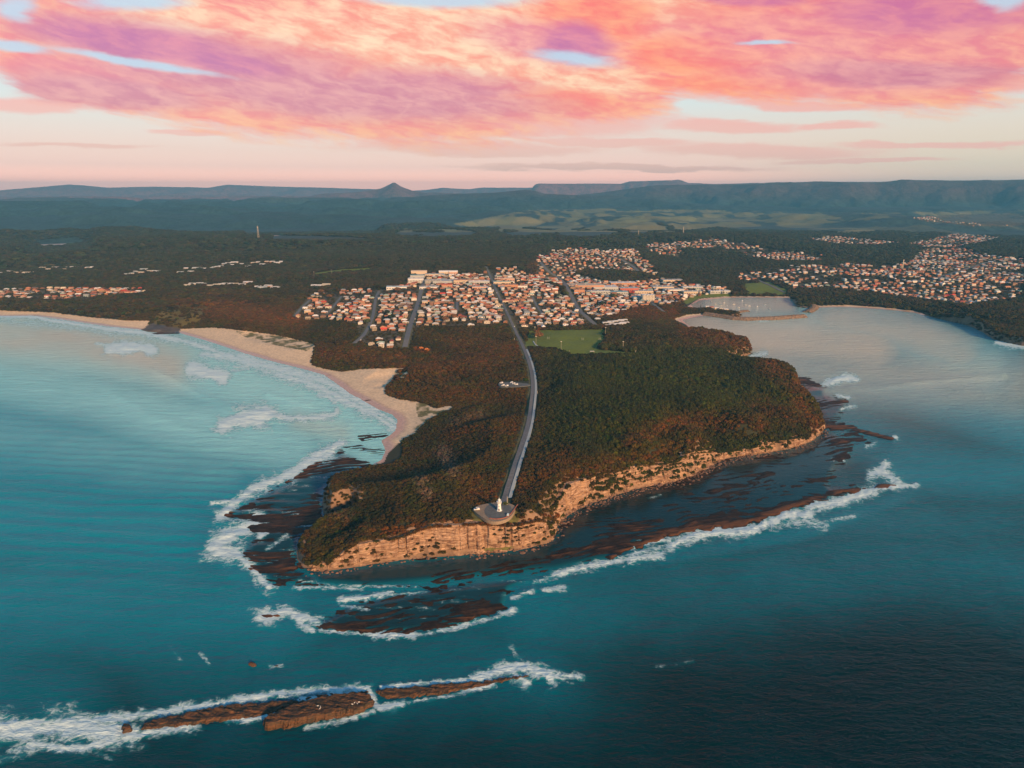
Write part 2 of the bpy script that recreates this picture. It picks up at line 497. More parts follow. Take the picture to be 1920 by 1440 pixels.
def terrain_h(x, y):
    """ground height, chunked over the whole grid"""
    out = np.empty(x.shape); dcl = np.empty(x.shape); dbe = np.empty(x.shape); ins = np.empty(x.shape, bool)
    D = np.hypot(x, y); az = np.arctan2(x, y)
    flat = [q.ravel() for q in (x, y, D, az)]
    o, oc, ob, oi = out.ravel(), dcl.ravel(), dbe.ravel(), ins.ravel()
    N = len(o)
    for s in range(0, N, 40000):
        sl = slice(s, s + 40000)
        xx, yy, dd, aa = (q[sl] for q in flat)
        near = dd.min() < 5200
        if near:
            if dd.max() < 6000:
                i_ = inpoly(xx, yy, poly_w)
                # wobble the outline a little so that it is not straight between points
                db = segdist(xx, yy, SEG_B); dc = segdist(xx, yy, SEG_C)
                E = interior(xx, yy, aa, np.log(dd))
            else:
                i_ = np.ones(xx.shape, bool); db = dc = np.full(xx.shape, 1e4); E = interior(xx, yy, aa, np.log(dd))
        else:
            i_ = np.ones(xx.shape, bool); db = dc = np.full(xx.shape, 1e4); E = np.zeros(xx.shape)
        far = 22 + 75 * sstep(fbm(xx / 1100, yy / 800, 5, 5), 0.35, 0.72) + 25 * sstep(dd, 7000, 11000)
        leftw = sstep(-aa, -0.12, 0.15)
        far = far + leftw * (100 * sstep(fbm(xx / 1000 + 7, yy / 520, 5, 9), 0.38, 0.68)) * sstep(dd, 6000, 8500)
        far = far - 40 * sstep(dd, 5200, 5700) * (1 - sstep(dd, 5900, 7600)) * sstep(0.12 - aa, 0.0, 0.1)
        far = np.maximum(far, 1.0)
        t = sstep(dd, 4300, 5300)
        E = E * (1 - t) + far * t
        for (a0_, a1_, d0_, d1_) in LAKE_BOX:
            wl = sstep(aa, a0_ - .02, a0_) * (1 - sstep(aa, a1_, a1_ + .02)) * sstep(dd, d0_ - 350, d0_) * (1 - sstep(dd, d1_, d1_ + 400))
            E = E * (1 - wl) + 3.0 * wl
        for (dist, wf, wb, ra, rh) in RG:
            H = np.interp(aa, ra, rh)
            sp = fbm(xx / 1400, yy / 1400, 5, 31) - 0.5
            dl = dd + sp * wf * 0.7
            f = np.where(dl < dist, sstep(dl, dist - wf, dist) , 1 - 0.5 * sstep(dl, dist, dist + wb))
            f = np.where(dl < dist, f ** 1.25, f)
            rough = (fbm(xx / 380, yy / 520, 5, 41) - 0.5) * 190 * np.sqrt(np.clip(f * (1 - f) * 4, 0, 1))
            # never higher than the traced skyline
            E = np.where(dd > dist - wf * 1.4, np.maximum(E, H * f + rough * (dd < dist)), E)
        dune = (fbm(xx / 40, yy / 40, 3, 3) - 0.5) * 4.0
        E = E + np.where(dd < 5200, dune, 0)
        hc = np.clip((dc - 2.5) / np.maximum(0.42 * np.abs(E), 1.5), 0, 1) ** 0.8 * E
        hb = 0.045 * db + 0.0012 * db * db
        h = np.minimum(E, np.minimum(np.where(dc < 9000, hc, E), np.where(db < 9000, hb, E)))
        dmin = np.minimum(db, dc)
        h = np.where(i_, np.maximum(h, np.minimum(0.02 * dmin, 1.5)), -0.06 * dmin - 0.3)
        h = np.maximum(h, -6)
        o[sl] = h; oc[sl] = dc; ob[sl] = db; oi[sl] = i_
    return out, dcl, dbe, ins


# polar terrain grid: spacing grows with distance
T_AZ0, T_AZ1, T_DA = math.radians(-46), math.radians(46), math.radians(0.1)
T_D0, T_D1, T_R = 440.0, 26000.0, 1.0 / 250
nA = int((T_AZ1 - T_AZ0) / T_DA) + 1
nD = int(math.log(T_D1 / T_D0) / math.log(1 + T_R)) + 1
g_az = T_AZ0 + np.arange(nA) * T_DA
g_D = T_D0 * (1 + T_R) ** np.arange(nD)
GD, GA = np.meshgrid(g_D, g_az, indexing='ij')
TX = np.sin(GA) * GD; TY = np.cos(GA) * GD
TZ, T_DC, T_DB, T_IN = terrain_h(TX, TY)


def samp(A, x, y):
    az = np.arctan2(x, y); D = np.hypot(x, y)
    i = np.clip(np.log(np.maximum(D, 1) / T_D0) / math.log(1 + T_R), 0, nD - 1.001)
    j = np.clip((az - T_AZ0) / T_DA, 0, nA - 1.001)
    i0 = i.astype(int); j0 = j.astype(int); fi = i - i0; fj = j - j0
    return (A[i0, j0] * (1 - fi) * (1 - fj) + A[i0 + 1, j0] * fi * (1 - fj) + A[i0, j0 + 1] * (1 - fi) * fj + A[i0 + 1, j0 + 1] * fi * fj)


def ht(x, y):
    return float(samp(TZ, np.array([x], float), np.array([y], float))[0])


def ground(px, py, lift=0.0):
    """first point of the terrain (or sea) met along the direction of a photo point"""
    a, e = azel(px, py)
    D = g_D
    z = CAM_H + D * math.tan(e)
    x = math.sin(a) * D; y = math.cos(a) * D
    h = np.maximum(samp(TZ, x, y), 0.0) + lift
    b = np.nonzero(z <= h)[0]
    if len(b) == 0:
        return x[-1], y[-1], h[-1]
    k = b[0]
    if k == 0:
        return x[0], y[0], h[0]
    t = (z[k - 1] - h[k - 1]) / ((z[k - 1] - h[k - 1]) + (h[k] - z[k]) + 1e-9)
    d = D[k - 1] * (1 - t) + D[k] * t
    return math.sin(a) * d, math.cos(a) * d, max(ht(math.sin(a) * d, math.cos(a) * d), 0.0)


def setprops(o, label=None, cat=None, group=None, kind=None):
    if label: o['label'] = label
    if cat: o['category'] = cat
    if group: o['group'] = group
    if kind: o['kind'] = kind
    return o


def mesh_np(name, V, F, mats, parent=None, smooth=False, attrs=None, fmat=None):
    """V Nx3, F list/array of equal length faces (or list of tuples)"""
    me = bpy.data.meshes.new(name)
    V = np.asarray(V, np.float32)
    if isinstance(F, np.ndarray):
        n, k = F.shape
        me.vertices.add(len(V)); me.vertices.foreach_set('co', V.ravel())
        me.loops.add(n * k); me.loops.foreach_set('vertex_index', F.ravel().astype(np.int32))
        me.polygons.add(n)
        me.polygons.foreach_set('loop_start', np.arange(0, n * k, k, dtype=np.int32))
        me.update(calc_edges=True)
    else:
        me.from_pydata([tuple(map(float, v)) for v in V], [], [tuple(map(int, f)) for f in F])
    if not isinstance(mats, (list, tuple)): mats = [mats]
    for m_ in mats: me.materials.append(m_)
    if fmat is not None: me.polygons.foreach_set('material_index', np.asarray(fmat, np.int32))
    me.polygons.foreach_set('use_smooth', np.full(len(me.polygons), smooth))
    if attrs:
        for k_, v_ in attrs.items():
            v_ = np.asarray(v_, np.float32)
            if v_.ndim == 1:
                at = me.attributes.new(k_, 'FLOAT', 'POINT'); at.data.foreach_set('value', v_)
            else:
                at = me.attributes.new(k_, 'FLOAT_COLOR', 'POINT')
                at.data.foreach_set('color', np.concatenate([v_[:, :3], np.ones((len(v_), 1), np.float32)], 1).ravel())
    me.validate()
    me.update()
    o = bpy.data.objects.new(name, me)
    COL.objects.link(o)
    if parent is not None: o.parent = parent
    return o


def grid_faces(nr, nc, keep):
    """keep: (nr-1)x(nc-1) bool. returns faces and used-vertex remap"""
    idx = np.arange(nr * nc).reshape(nr, nc)
    q = np.stack([idx[:-1, :-1], idx[:-1, 1:], idx[1:, 1:], idx[1:, :-1]], -1)[keep]
    q = q[:, ::-1]
    used = np.zeros(nr * nc, bool); used[q.ravel()] = True
    rem = np.cumsum(used) - 1
    return rem[q], used


# ------------------------------------------------------------------ land cover, traced
SAND = [
    [(-60, 578), (0, 582), (100, 586), (170, 595), (240, 601), (281, 601), (278, 612), (262, 619), (200, 616), (100, 603), (0, 598), (-60, 598)],
    [(330, 617), (400, 614), (450, 619), (520, 628), (570, 640), (592, 645), (587, 665), (585, 684), (610, 692), (640, 697), (620, 712), (560, 700), (450, 670), (380, 645), (325, 628)],
    [(590, 694), (640, 697), (680, 692), (738, 690), (741, 702), (735, 716), (722, 732), (728, 742), (745, 748), (779, 753), (800, 757), (815, 766),
     (850, 761), (845, 766), (812, 780), (800, 790), (786, 796), (780, 812), (748, 831), (727, 850), (720, 867), (700, 872), (700, 830), (725, 800), (690, 770), (640, 740), (590, 715)],
    [(1262, 598), (1287, 590), (1325, 587), (1330, 600), (1298, 618), (1285, 608)],
    [(1290, 574), (1312, 560), (1360, 556), (1480, 556), (1482, 562), (1360, 563), (1318, 566), (1300, 580)],
    [(1526, 574), (1580, 572), (1625, 574), (1675, 578), (1712, 583), (1733, 589), (1730, 594), (1675, 586), (1625, 582), (1531, 580)],
]
DUNE = [[(440, 620), (520, 630), (592, 645), (575, 658), (520, 648), (460, 632)],
        [(736, 690), (741, 702), (752, 712), (770, 705), (760, 690)],
        [(779, 753), (800, 757), (812, 766), (850, 760), (848, 768), (812, 782), (800, 792), (788, 800), (782, 812), (772, 806), (785, 785), (780, 770)]]
OVAL_C, OVAL_R = (1066, 637), (70, 19)
GRASS = [[(990, 620), (1135, 617), (1137, 640), (1120, 655), (1200, 662), (1175, 666), (1070, 667), (1040, 655), (985, 650)],
         [(588, 512), (640, 505), (700, 502), (690, 508), (640, 511), (590, 517)],
         [(1395, 532), (1440, 528), (1480, 545), (1470, 553), (1400, 552)],
         [(1300, 552), (1372, 549), (1370, 556), (1312, 559), (1290, 570), (1270, 575)]]
HILL_GREEN = [[(286, 612), (292, 590), (325, 573), (395, 570), (385, 596), (360, 612), (320, 617)]]
ROCKS = [[(262, 621), (283, 606), (340, 616), (332, 630), (290, 630)]]
TOWN = [
    [(545, 592), (573, 560), (610, 548), (705, 543), (762, 536), (766, 520), (800, 512), (900, 512), (960, 500), (1010, 520), (1050, 545), (1112, 604), (1085, 614), (1000, 616),
     (955, 616), (960, 606), (900, 612), (786, 612), (764, 648), (735, 655), (690, 650), (672, 638), (668, 610), (640, 602), (600, 600), (560, 600)],
    [(1005, 520), (1004, 480), (1040, 470), (1085, 466), (1130, 470), (1190, 468), (1222, 500), (1240, 520), (1205, 512), (1170, 508), (1110, 506), (1075, 512), (1090, 530), (1060, 540)],
    [(1060, 545), (1075, 515), (1110, 520), (1140, 530), (1200, 528), (1240, 522), (1290, 535), (1360, 540), (1370, 552), (1300, 555), (1270, 570), (1195, 575), (1150, 590), (1120, 600), (1090, 580)],
    [(1208, 468), (1215, 458), (1280, 452), (1345, 449), (1380, 455), (1440, 466), (1495, 474), (1545, 480), (1535, 490), (1450, 490), (1400, 482), (1380, 474), (1345, 466), (1280, 468), (1275, 484), (1240, 478)],
    [(1378, 520), (1420, 504), (1470, 500), (1600, 496), (1700, 496), (1730, 470), (1800, 462), (1840, 478), (1920, 486), (1920, 560), (1860, 566), (1820, 574), (1760, 566), (1700, 558), (1620, 548), (1540, 540), (1490, 545),
     (1462, 532), (1440, 524), (1390, 528)],
    [(1505, 448), (1560, 443), (1640, 450), (1690, 456), (1640, 461), (1560, 459)],
    [(1700, 458), (1760, 446), (1790, 438), (1880, 445), (1850, 455), (1800, 464), (1750, 470)],
    [(-40, 545), (60, 541), (270, 541), (275, 551), (200, 556), (130, 567), (60, 562), (-40, 560)],
    [(1710, 408), (1780, 403), (1960, 398), (1960, 425), (1820, 424), (1730, 414)],
]
FIELDS = [[(735, 434), (760, 428), (880, 431), (905, 442), (800, 447), (740, 442)],
          [(850, 420), (930, 405), (985, 395), (1100, 391), (1180, 392), (1300, 393), (1500, 398), (1640, 400), (1700, 405), (1560, 418), (1450, 424), (1330, 428), (1240, 440), (1100, 446), (960, 445), (930, 434)],
          [(1640, 399), (1800, 396), (1960, 392), (1960, 404), (1780, 406)],
          [(1690, 443), (1735, 440), (1730, 449), (1700, 449)], [(1560, 432), (1640, 430), (1640, 436), (1570, 437)]]
LAKES = [[(72, 450), (110, 447), (150, 446), (150, 456), (110, 462), (74, 462)], [(510, 441.5), (600, 443), (660, 445), (690, 447), (690, 452), (510, 452)]]


def classes(x, y, z):
    px, py = w2p(x, y, z)
    f = lambda L: np.logical_or.reduce([inpoly(px, py, p) for p in L])
    return px, py, f


# roads (photo points) with half width in metres
ROADS = {
    'lighthouse_road': ([(911, 500), (921, 521), (929, 542), (939, 562), (955, 595), (966, 620), (982, 652), (996, 690), (1000, 725), (996, 765), (990, 800), (977, 840), (962, 885), (950, 925), (945, 941), (935, 955)], 2.9),
    'beach_street': ([(759, 652), (765, 625), (771, 604), (782, 575), (791, 540), (797, 524)], 5.0),
    'dune_street': ([(664, 644), (680, 632), (692, 612), (700, 590), (702, 575), (705, 558), (711, 546)], 3.6),
    'harbour_street': ([(1117, 610), (1102, 597), (1083, 579), (1061, 534), (1047, 520), (1027, 509), (1014, 492)], 5.0),
    'hill_street': ([(1200, 511), (1185, 498), (1162, 485)], 5.0),
    'lane': ([(857, 582), (857, 566)], 3.5),
    'school_street': ([(1018, 590), (1005, 572), (998, 556)], 2.6),
    'point_street': ([(1245, 585), (1225, 570), (1205, 556), (1190, 545)], 3.5),
    'bluff_street': ([(552, 594), (565, 577), (582, 562)], 3.0),
    'valley_street': ([(612, 590), (626, 574), (640, 556)], 2.6),
    'shore_street': ([(1470, 548), (1440, 533), (1420, 525), (1398, 514)], 4.0),
    'east_street': ([(1760, 520), (1800, 508), (1850, 492)], 4.0),
}


def path_world(pts, step=6.0, it=2):
    w = []
    for p in smooth_poly(pts, it):
        x, y, z = ground(*p)
        w.append((x, y))
    out = [w[0]]
    for a, b in zip(w[:-1], w[1:]):
        L = math.hypot(b[0] - a[0], b[1] - a[1])
        n = max(1, int(L / step))
        for k in range(1, n + 1):
            out.append((a[0] + (b[0] - a[0]) * k / n, a[1] + (b[1] - a[1]) * k / n))
    return out


ROADW = {k: (path_world(p), w) for k, (p, w) in ROADS.items()}
LOT_C = ground(928, 960)


def gauss_line(px, py, pts, w, k=1.0):
    d = segdist(px, py, segs_of(pts) if len(pts) > 1 else [(*pts[0], pts[0][0] + 1, pts[0][1])])
    return k * np.exp(-(d / w) ** 2)

# ------------------------------------------------------------------ materials
MATS = {}


def mat(name, base=(0.5, 0.5, 0.5), rough=0.8, var=0.0, vscale=0.3, metal=0.0, objcol=False, bump=0.0, bscale=1.0, attr=None, emis=None):
    if name in MATS: return MATS[name]
    m = bpy.data.materials.new(name)
    m.use_nodes = True
    t = m.node_tree; t.nodes.clear()
    g = G(t)
    b = g.node('ShaderNodeBsdfPrincipled')
    o = g.node('ShaderNodeOutputMaterial')
    g.l.new(b.outputs[0], o.inputs[0])
    tc = g.node('ShaderNodeTexCoord')
    geo = g.node('ShaderNodeNewGeometry')
    c = (*base[:3], 1.0)
    if objcol:
        c = g.node('ShaderNodeObjectInfo').outputs['Color']
    if attr:
        c = g.attr(attr, out='Color')
    n = g.noise(geo.outputs['Position'], vscale, 4, 0.6)
    v = g.mapr(n, 0.3, 0.7, 1 - var, 1 + var)
    cc = g.vm('SCALE', c if isinstance(c, bpy.types.NodeSocket) else c[:3])
    nd = cc.node
    g.put(nd.inputs[0], c if isinstance(c, bpy.types.NodeSocket) else c[:3])
    g.l.new(v, nd.inputs['Scale'])
    g.l.new(cc, b.inputs['Base Color'])
    b.inputs['Roughness'].default_value = rough
    b.inputs['Metallic'].default_value = metal
    if bump:
        bn = g.node('ShaderNodeBump')
        bn.inputs['Distance'].default_value = bump
        g.l.new(g.noise(geo.outputs['Position'], bscale, 5, 0.6), bn.inputs['Height'])
        g.l.new(bn.outputs[0], b.inputs['Normal'])
    if emis:
        b.inputs['Emission Color'].default_value = (*emis[:3], 1)
        b.inputs['Emission Strength'].default_value = emis[3]
    MATS[name] = m
    return m


def mat_terrain():
    m = bpy.data.materials.new('terrain_ground'); m.use_nodes = True
    t = m.node_tree; t.nodes.clear(); g = G(t)
    b = g.node('ShaderNodeBsdfPrincipled'); o = g.node('ShaderNodeOutputMaterial')
    g.l.new(b.outputs[0], o.inputs[0])
    P = g.node('ShaderNodeNewGeometry').outputs['Position']
    c = g.attr('col', out='Color')
    tree = g.attr('wood')          # 1 where the ground is far wood
    wet = g.attr('wet')
    # crowns of the far wood: mottled in two sizes
    PF = g.mapping(P, scale=(1, 0.6, 0))
    n1 = g.noise(PF, 0.035, 5, 0.7)
    n2 = g.noise(P, 0.006, 4, 0.6)
    v = g.m('ADD', g.mapr(n1, 0.25, 0.75, 0.35, 1.55), g.mapr(n2, 0.3, 0.7, -0.25, 0.25))
    n3 = g.noise(P, 0.25, 5, 0.6)
    vg = g.mapr(n3, 0.25, 0.75, 0.8, 1.2)
    k = g.m('ADD', g.m('MULTIPLY', tree, v), g.m('MULTIPLY', g.m('SUBTRACT', 1.0, tree), vg))
    s = g.node('ShaderNodeVectorMath', operation='SCALE')
    g.l.new(c, s.inputs[0]); g.l.new(k, s.inputs['Scale'])
    g.l.new(s.outputs[0], b.inputs['Base Color'])
    g.l.new(g.mapr(wet, 0, 1, 0.9, 0.22), b.inputs['Roughness'])
    bn = g.node('ShaderNodeBump'); bn.inputs['Distance'].default_value = 9.0
    g.l.new(g.m('MULTIPLY', tree, 1.0), bn.inputs['Strength'])
    g.l.new(n1, bn.inputs['Height'])
    g.l.new(bn.outputs[0], b.inputs['Normal'])
    return m


# ------------------------------------------------------------------ terrain sheet
def build_terrain():
    x, y, z = TX.ravel(), TY.ravel(), TZ.ravel()
    D = GD.ravel(); az = GA.ravel()
    px, py, f = classes(x, y, np.maximum(z, 0))
    near = D < 5200
    N = len(x)
    col = np.zeros((N, 3))
    col[:] = (0.030, 0.036, 0.016)
    n1 = fbm(x / 60, y / 60, 4, 61); n2 = fbm(x / 9, y / 9, 3, 62); n3 = fbm(x / 900, y / 500, 4, 63)
    wood = sstep(D, 3600, 5200)
    # far woods: dark green, with the blue of haze put into the base colour
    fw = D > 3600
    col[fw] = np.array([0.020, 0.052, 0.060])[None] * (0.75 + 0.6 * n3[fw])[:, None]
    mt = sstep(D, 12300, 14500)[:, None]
    col = col * (1 - mt) + np.array([0.20, 0.090, 0.105]) * mt  # far ranges: purple of the dawn light put into the base colour
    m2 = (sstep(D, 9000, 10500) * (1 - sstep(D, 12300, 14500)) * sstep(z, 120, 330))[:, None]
    col = col * (1 - m2) + np.array([0.075, 0.052, 0.060]) * m2  # upper slopes of the nearer ranges: same dawn purple, painted weaker
    # pasture patches
    fld = f(FIELDS) & (D > 4200)
    cell = fbm(x / 170, y / 330, 4, 71)
    past = np.zeros(N)
    past[fld] = 0.9 * sstep(cell[fld], 0.39, 0.50)
    extra = 0.7 * sstep(fbm(x / 420, y / 900, 4, 73), 0.62, 0.68) * sstep(D, 5200, 6500) * (1 - sstep(D, 7500, 8500)) * sstep(az, 0.0, 0.12)
    past = np.maximum(past, extra)
    hx = np.floor(x / 210 + 1.2 * fbm(x / 500, y / 500, 2, 76)); hy = np.floor(y / 330 + 1.5 * fbm(x / 600, y / 400, 2, 78))
    hue = (0.5 * fbm(x / 700 + 3, y / 500, 3, 75) + 0.5 * hash2(hx, hy, 79))[:, None]
    pc = np.array([0.15, 0.135, 0.065]) * hue + np.array([0.10, 0.125, 0.06]) * (1 - hue)
    pc = pc * (1.0 + 0.7 * hash2(hx + 5, hy, 80))[:, None]
    col = col * (1 - past[:, None]) + pc * past[:, None]
    wood = wood * (1 - past)
    # town ground: verges and paving between the houses
    tw = f(TOWN) & (z > 1)
    tn = sstep(n2, 0.35, 0.6)[:, None]
    tc_ = np.array([0.060, 0.052, 0.016]) * tn + np.array([0.12, 0.095, 0.06]) * (1 - tn)
    tc_ = tc_ * (0.7 + 0.6 * n1[:, None])
    col[tw] = tc_[tw]
    wood[tw] *= 0.2
    # grass
    gr = f(GRASS)
    gcol = np.array([0.135, 0.185, 0.012]) * (0.85 + 0.3 * n1)[:, None]
    col[gr & (D < 5000)] = gcol[gr & (D < 5000)]
    wood[gr & (D < 5000)] = 0
    hg = f(HILL_GREEN)
    col[hg] = (np.array([0.15, 0.115, 0.02]) * (0.6 + 0.7 * n1)[:, None])[hg]
    # rock slopes near the water on the steep coasts
    lown = (T_DC.ravel() < 40) & (T_IN.ravel()) & (z < 60) & near
    rk = np.array([0.26, 0.17, 0.11]) * (0.55 + 0.9 * n2)[:, None]
    slope_rock = lown & (T_DC.ravel() < 0.42 * np.maximum(z, 1) + 5)
    col[slope_rock] = rk[slope_rock]
    # sand
    wet = np.zeros(N)
    sd = f(SAND) & (D < 5000)
    wob = (n1 - 0.5) * 0.5
    s1 = np.array([0.82, 0.64, 0.43]) * (0.9 + 0.2 * n2)[:, None]
    wz = (1 - sstep(z + wob, 0.25, 1.3))
    s1 = s1 * (1 - wz[:, None]) + np.array([0.58, 0.38, 0.29]) * wz[:, None]
    col[sd] = s1[sd]; wet[sd] = wz[sd]
    du = f(DUNE)
    dn = sstep(fbm(x / 14, y / 14, 4, 65), 0.42, 0.6)[:, None]
    dcol = s1 * dn + np.array([0.16, 0.15, 0.05]) * (1 - dn)
    col[du] = dcol[du]
    # open ground round the lighthouse
    d_l = np.hypot(x - LOT_C[0], y - LOT_C[1])
    rl = f(ROCKS); col[rl] = (np.array([0.10, 0.085, 0.08]) * (0.5 + n2)[:, None])[rl]
    lot = d_l < 21
    col[lot] = (np.array([0.13, 0.13, 0.04]) * (0.7 + 0.6 * n2)[:, None])[lot]
    # road verges
    for k, (pts, hw) in ROADW.items():
        P_ = np.array(pts)
        bb = (x > P_[:, 0].min() - 20) & (x < P_[:, 0].max() + 20) & (y > P_[:, 1].min() - 20) & (y < P_[:, 1].max() + 20)
        ii = np.nonzero(bb)[0]
        if len(ii) == 0: continue
        d = segdist(x[ii], y[ii], segs_of(pts[::3] + [pts[-1]]))
        v = ii[d < hw + 3.5]
        col[v] = (np.array([0.115, 0.115, 0.045]) * (0.7 + 0.6 * n2[v])[:, None])
    keep = ((TZ > -1.5) | (GD > 5200))
    kq = keep[:-1, :-1] | keep[1:, :-1] | keep[:-1, 1:] | keep[1:, 1:]
    F, used = grid_faces(nD, nA, kq)
    V = np.stack([x, y, z], 1)[used]
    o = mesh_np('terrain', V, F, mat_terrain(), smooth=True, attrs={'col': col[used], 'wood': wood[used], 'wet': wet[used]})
    setprops(o, kind='structure')
    return col


build_terrain()

# lakes behind the forest ridge: flat water sheets
def sheet(name, pts, lift, m, label=None):
    w = [p2w(px, py, lift) for px, py in pts]
    V = [(x, y, lift) for x, y in w]
    o = mesh_np(name, V, [tuple(range(len(V)))[::-1]], m)
    me = o.data
    if me.polygons[0].normal.z < 0: me.flip_normals()
    return setprops(o, kind='structure')


lake_m = mat('lake_water', (0.72, 0.60, 0.56), 0.25)  # pale pink sky reflection put into the base colour


# ------------------------------------------------------------------ foam lines, traced at sea level: (points, width px, amount)
FOAM = [
    ([(-80, 590), (0, 593), (60, 593), (100, 602), (150, 608), (200, 617), (265, 624)], 3, 1.0), ([(200, 617), (270, 624), (300, 629), (330, 638)], 6, .75), ([(0, 601), (120, 612), (220, 627)], 8, .38),
    ([(330, 636), (380, 650), (430, 668)], 7, .72), ([(205, 657), (245, 651), (285, 656)], 6, 1.5), ([(180, 645), (210, 648)], 3, .6),
    ([(362, 692), (380, 698), (418, 708)], 8, 1.5), ([(380, 665), (430, 668), (480, 685)], 8, .75), ([(400, 700), (480, 690), (440, 688)], 3, .55),
    ([(450, 668), (500, 687), (560, 702), (600, 712), (640, 730), (680, 755), (705, 768)], 12, .72), ([(520, 702), (590, 722), (640, 747), (690, 772), (735, 800)], 9, .74),
    ([(600, 740), (650, 758), (700, 772), (742, 790), (740, 810)], 5, .7),
    ([(418, 797), (450, 786), (500, 778)], 11, 1.4), ([(500, 780), (560, 786), (628, 780), (632, 768)], 6, .75), ([(470, 680), (530, 712), (560, 718)], 4, .5),
    ([(640, 833), (600, 850), (560, 880), (530, 895), (490, 910), (450, 935), (425, 958), (410, 970)], 7, .95), ([(625, 848), (580, 868), (550, 892)], 7, .8), ([(440, 938), (395, 945)], 3, .65),
    ([(490, 968), (470, 985), (440, 1000), (405, 1020), (400, 1034), (440, 1036)], 12, .95), ([(480, 965), (490, 1005)], 8, .85), ([(440, 1035), (460, 1055), (490, 1085), (505, 1102)], 8, .8),
    ([(500, 1030), (540, 1002)], 3, .5), ([(420, 975), (520, 980), (560, 965)], 3, .5),
    ([(550, 1103), (600, 1101), (680, 1106)], 3, .6), ([(635, 1126), (680, 1121), (730, 1112)], 4, .85), ([(640, 1137), (690, 1142)], 3, .55),
    ([(490, 1157), (530, 1148), (560, 1155), (592, 1166)], 9, .95), ([(545, 1145), (560, 1170), (585, 1181)], 5, .75),
    ([(600, 1182), (700, 1192), (775, 1193), (820, 1186), (912, 1164), (968, 1143)], 3, .55), ([(1000, 1092), (1100, 1066), (1200, 1036), (1262, 1020)], 4, .55), ([(640, 1126), (800, 1110)], 2.5, .45), ([(560, 1088), (650, 1100), (780, 1100)], 2.5, .4),
    ([(700, 1190), (730, 1191), (775, 1192)], 5, .95), ([(820, 1184), (870, 1173), (912, 1162)], 3, .75), ([(940, 1152), (968, 1142)], 4, .85), ([(960, 1122), (1000, 1107)], 3, .75), ([(1020, 1107), (1062, 1102)], 4, .65),
    ([(1040, 1078), (1100, 1063), (1150, 1054), (1240, 1040)], 5, .85), ([(1190, 1050), (1235, 1038)], 5, .7), ([(1190, 1024), (1230, 1012), (1260, 1018)], 5, .8),
    ([(1260, 1022), (1300, 1004), (1340, 997), (1400, 996), (1440, 981), (1480, 964), (1520, 965)], 7, .98), ([(1440, 988), (1500, 977), (1545, 987)], 8, .5), ([(1520, 950), (1570, 943), (1610, 929), (1640, 921)], 7, .9),
    ([(1640, 917), (1680, 913), (1718, 910)], 4, .85), ([(1662, 870), (1650, 884), (1632, 890)], 6, .95), ([(1650, 880), (1685, 907)], 8, .75), ([(1560, 975), (1602, 968)], 3, .55),
    ([(1556, 716), (1578, 708), (1604, 711)], 5, 1.2), ([(1545, 722), (1560, 718)], 4, .8), ([(1570, 742), (1592, 746)], 3, .75), ([(1578, 767), (1602, 762)], 3, .6), ([(1676, 820), (1682, 822)], 3, .7), ([(1376, 674), (1405, 669), (1436, 662)], 4, .65),
    ([(1560, 861), (1582, 863)], 3, .5), ([(1870, 643), (1960, 656)], 4, .85), ([(1410, 598), (1442, 600)], 2, 1.1), ([(1215, 935), (1240, 928)], 2, .3), ([(1625, 838), (1640, 832)], 3, .6),
    ([(-60, 1372), (60, 1368), (120, 1362), (200, 1370), (245, 1376)], 17, .95), ([(-60, 1360), (100, 1356), (230, 1350)], 7, .85), ([(60, 1396), (130, 1404), (200, 1395), (260, 1378), (365, 1361)], 7, .8),
    ([(20, 1410), (60, 1396)], 8, .5), ([(180, 1346), (250, 1342), (340, 1331)], 6, .72), ([(335, 1331), (430, 1316), (520, 1301), (620, 1293), (690, 1291)], 6, .85), ([(560, 1312), (610, 1306), (640, 1300)], 3, .9),
    ([(425, 1350), (470, 1350), (510, 1339)], 4, .85), ([(690, 1290), (700, 1310), (708, 1330), (755, 1321)], 5, .95), ([(575, 1364), (640, 1353), (700, 1335)], 4, .75), ([(715, 1290), (800, 1281), (880, 1276), (905, 1270)], 3, .95),
    ([(890, 1275), (930, 1258), (960, 1250), (1000, 1256), (1035, 1270)], 8, 1.05), ([(955, 1255), (985, 1281)], 9, .62), ([(1030, 1266), (1088, 1271)], 5, .75), ([(868, 1297), (925, 1284)], 4, .85), ([(740, 1322), (870, 1300)], 3, .5),
    ([(375, 1225), (392, 1246)], 3, .42), ([(960, 1215), (975, 1240)], 8, .3), ([(320, 1215), (340, 1240)], 7, .22), ([(1230, 1250), (1300, 1240)], 6, .2),
    ([(560, 470 + 600), (570, 1082)], 3, .0), ([(505, 1250), (530, 1248)], 3, .5),
    ([(180, 1410), (210, 1425)], 7, .3), ([(0, 1425), (60, 1410)], 10, .35),
]
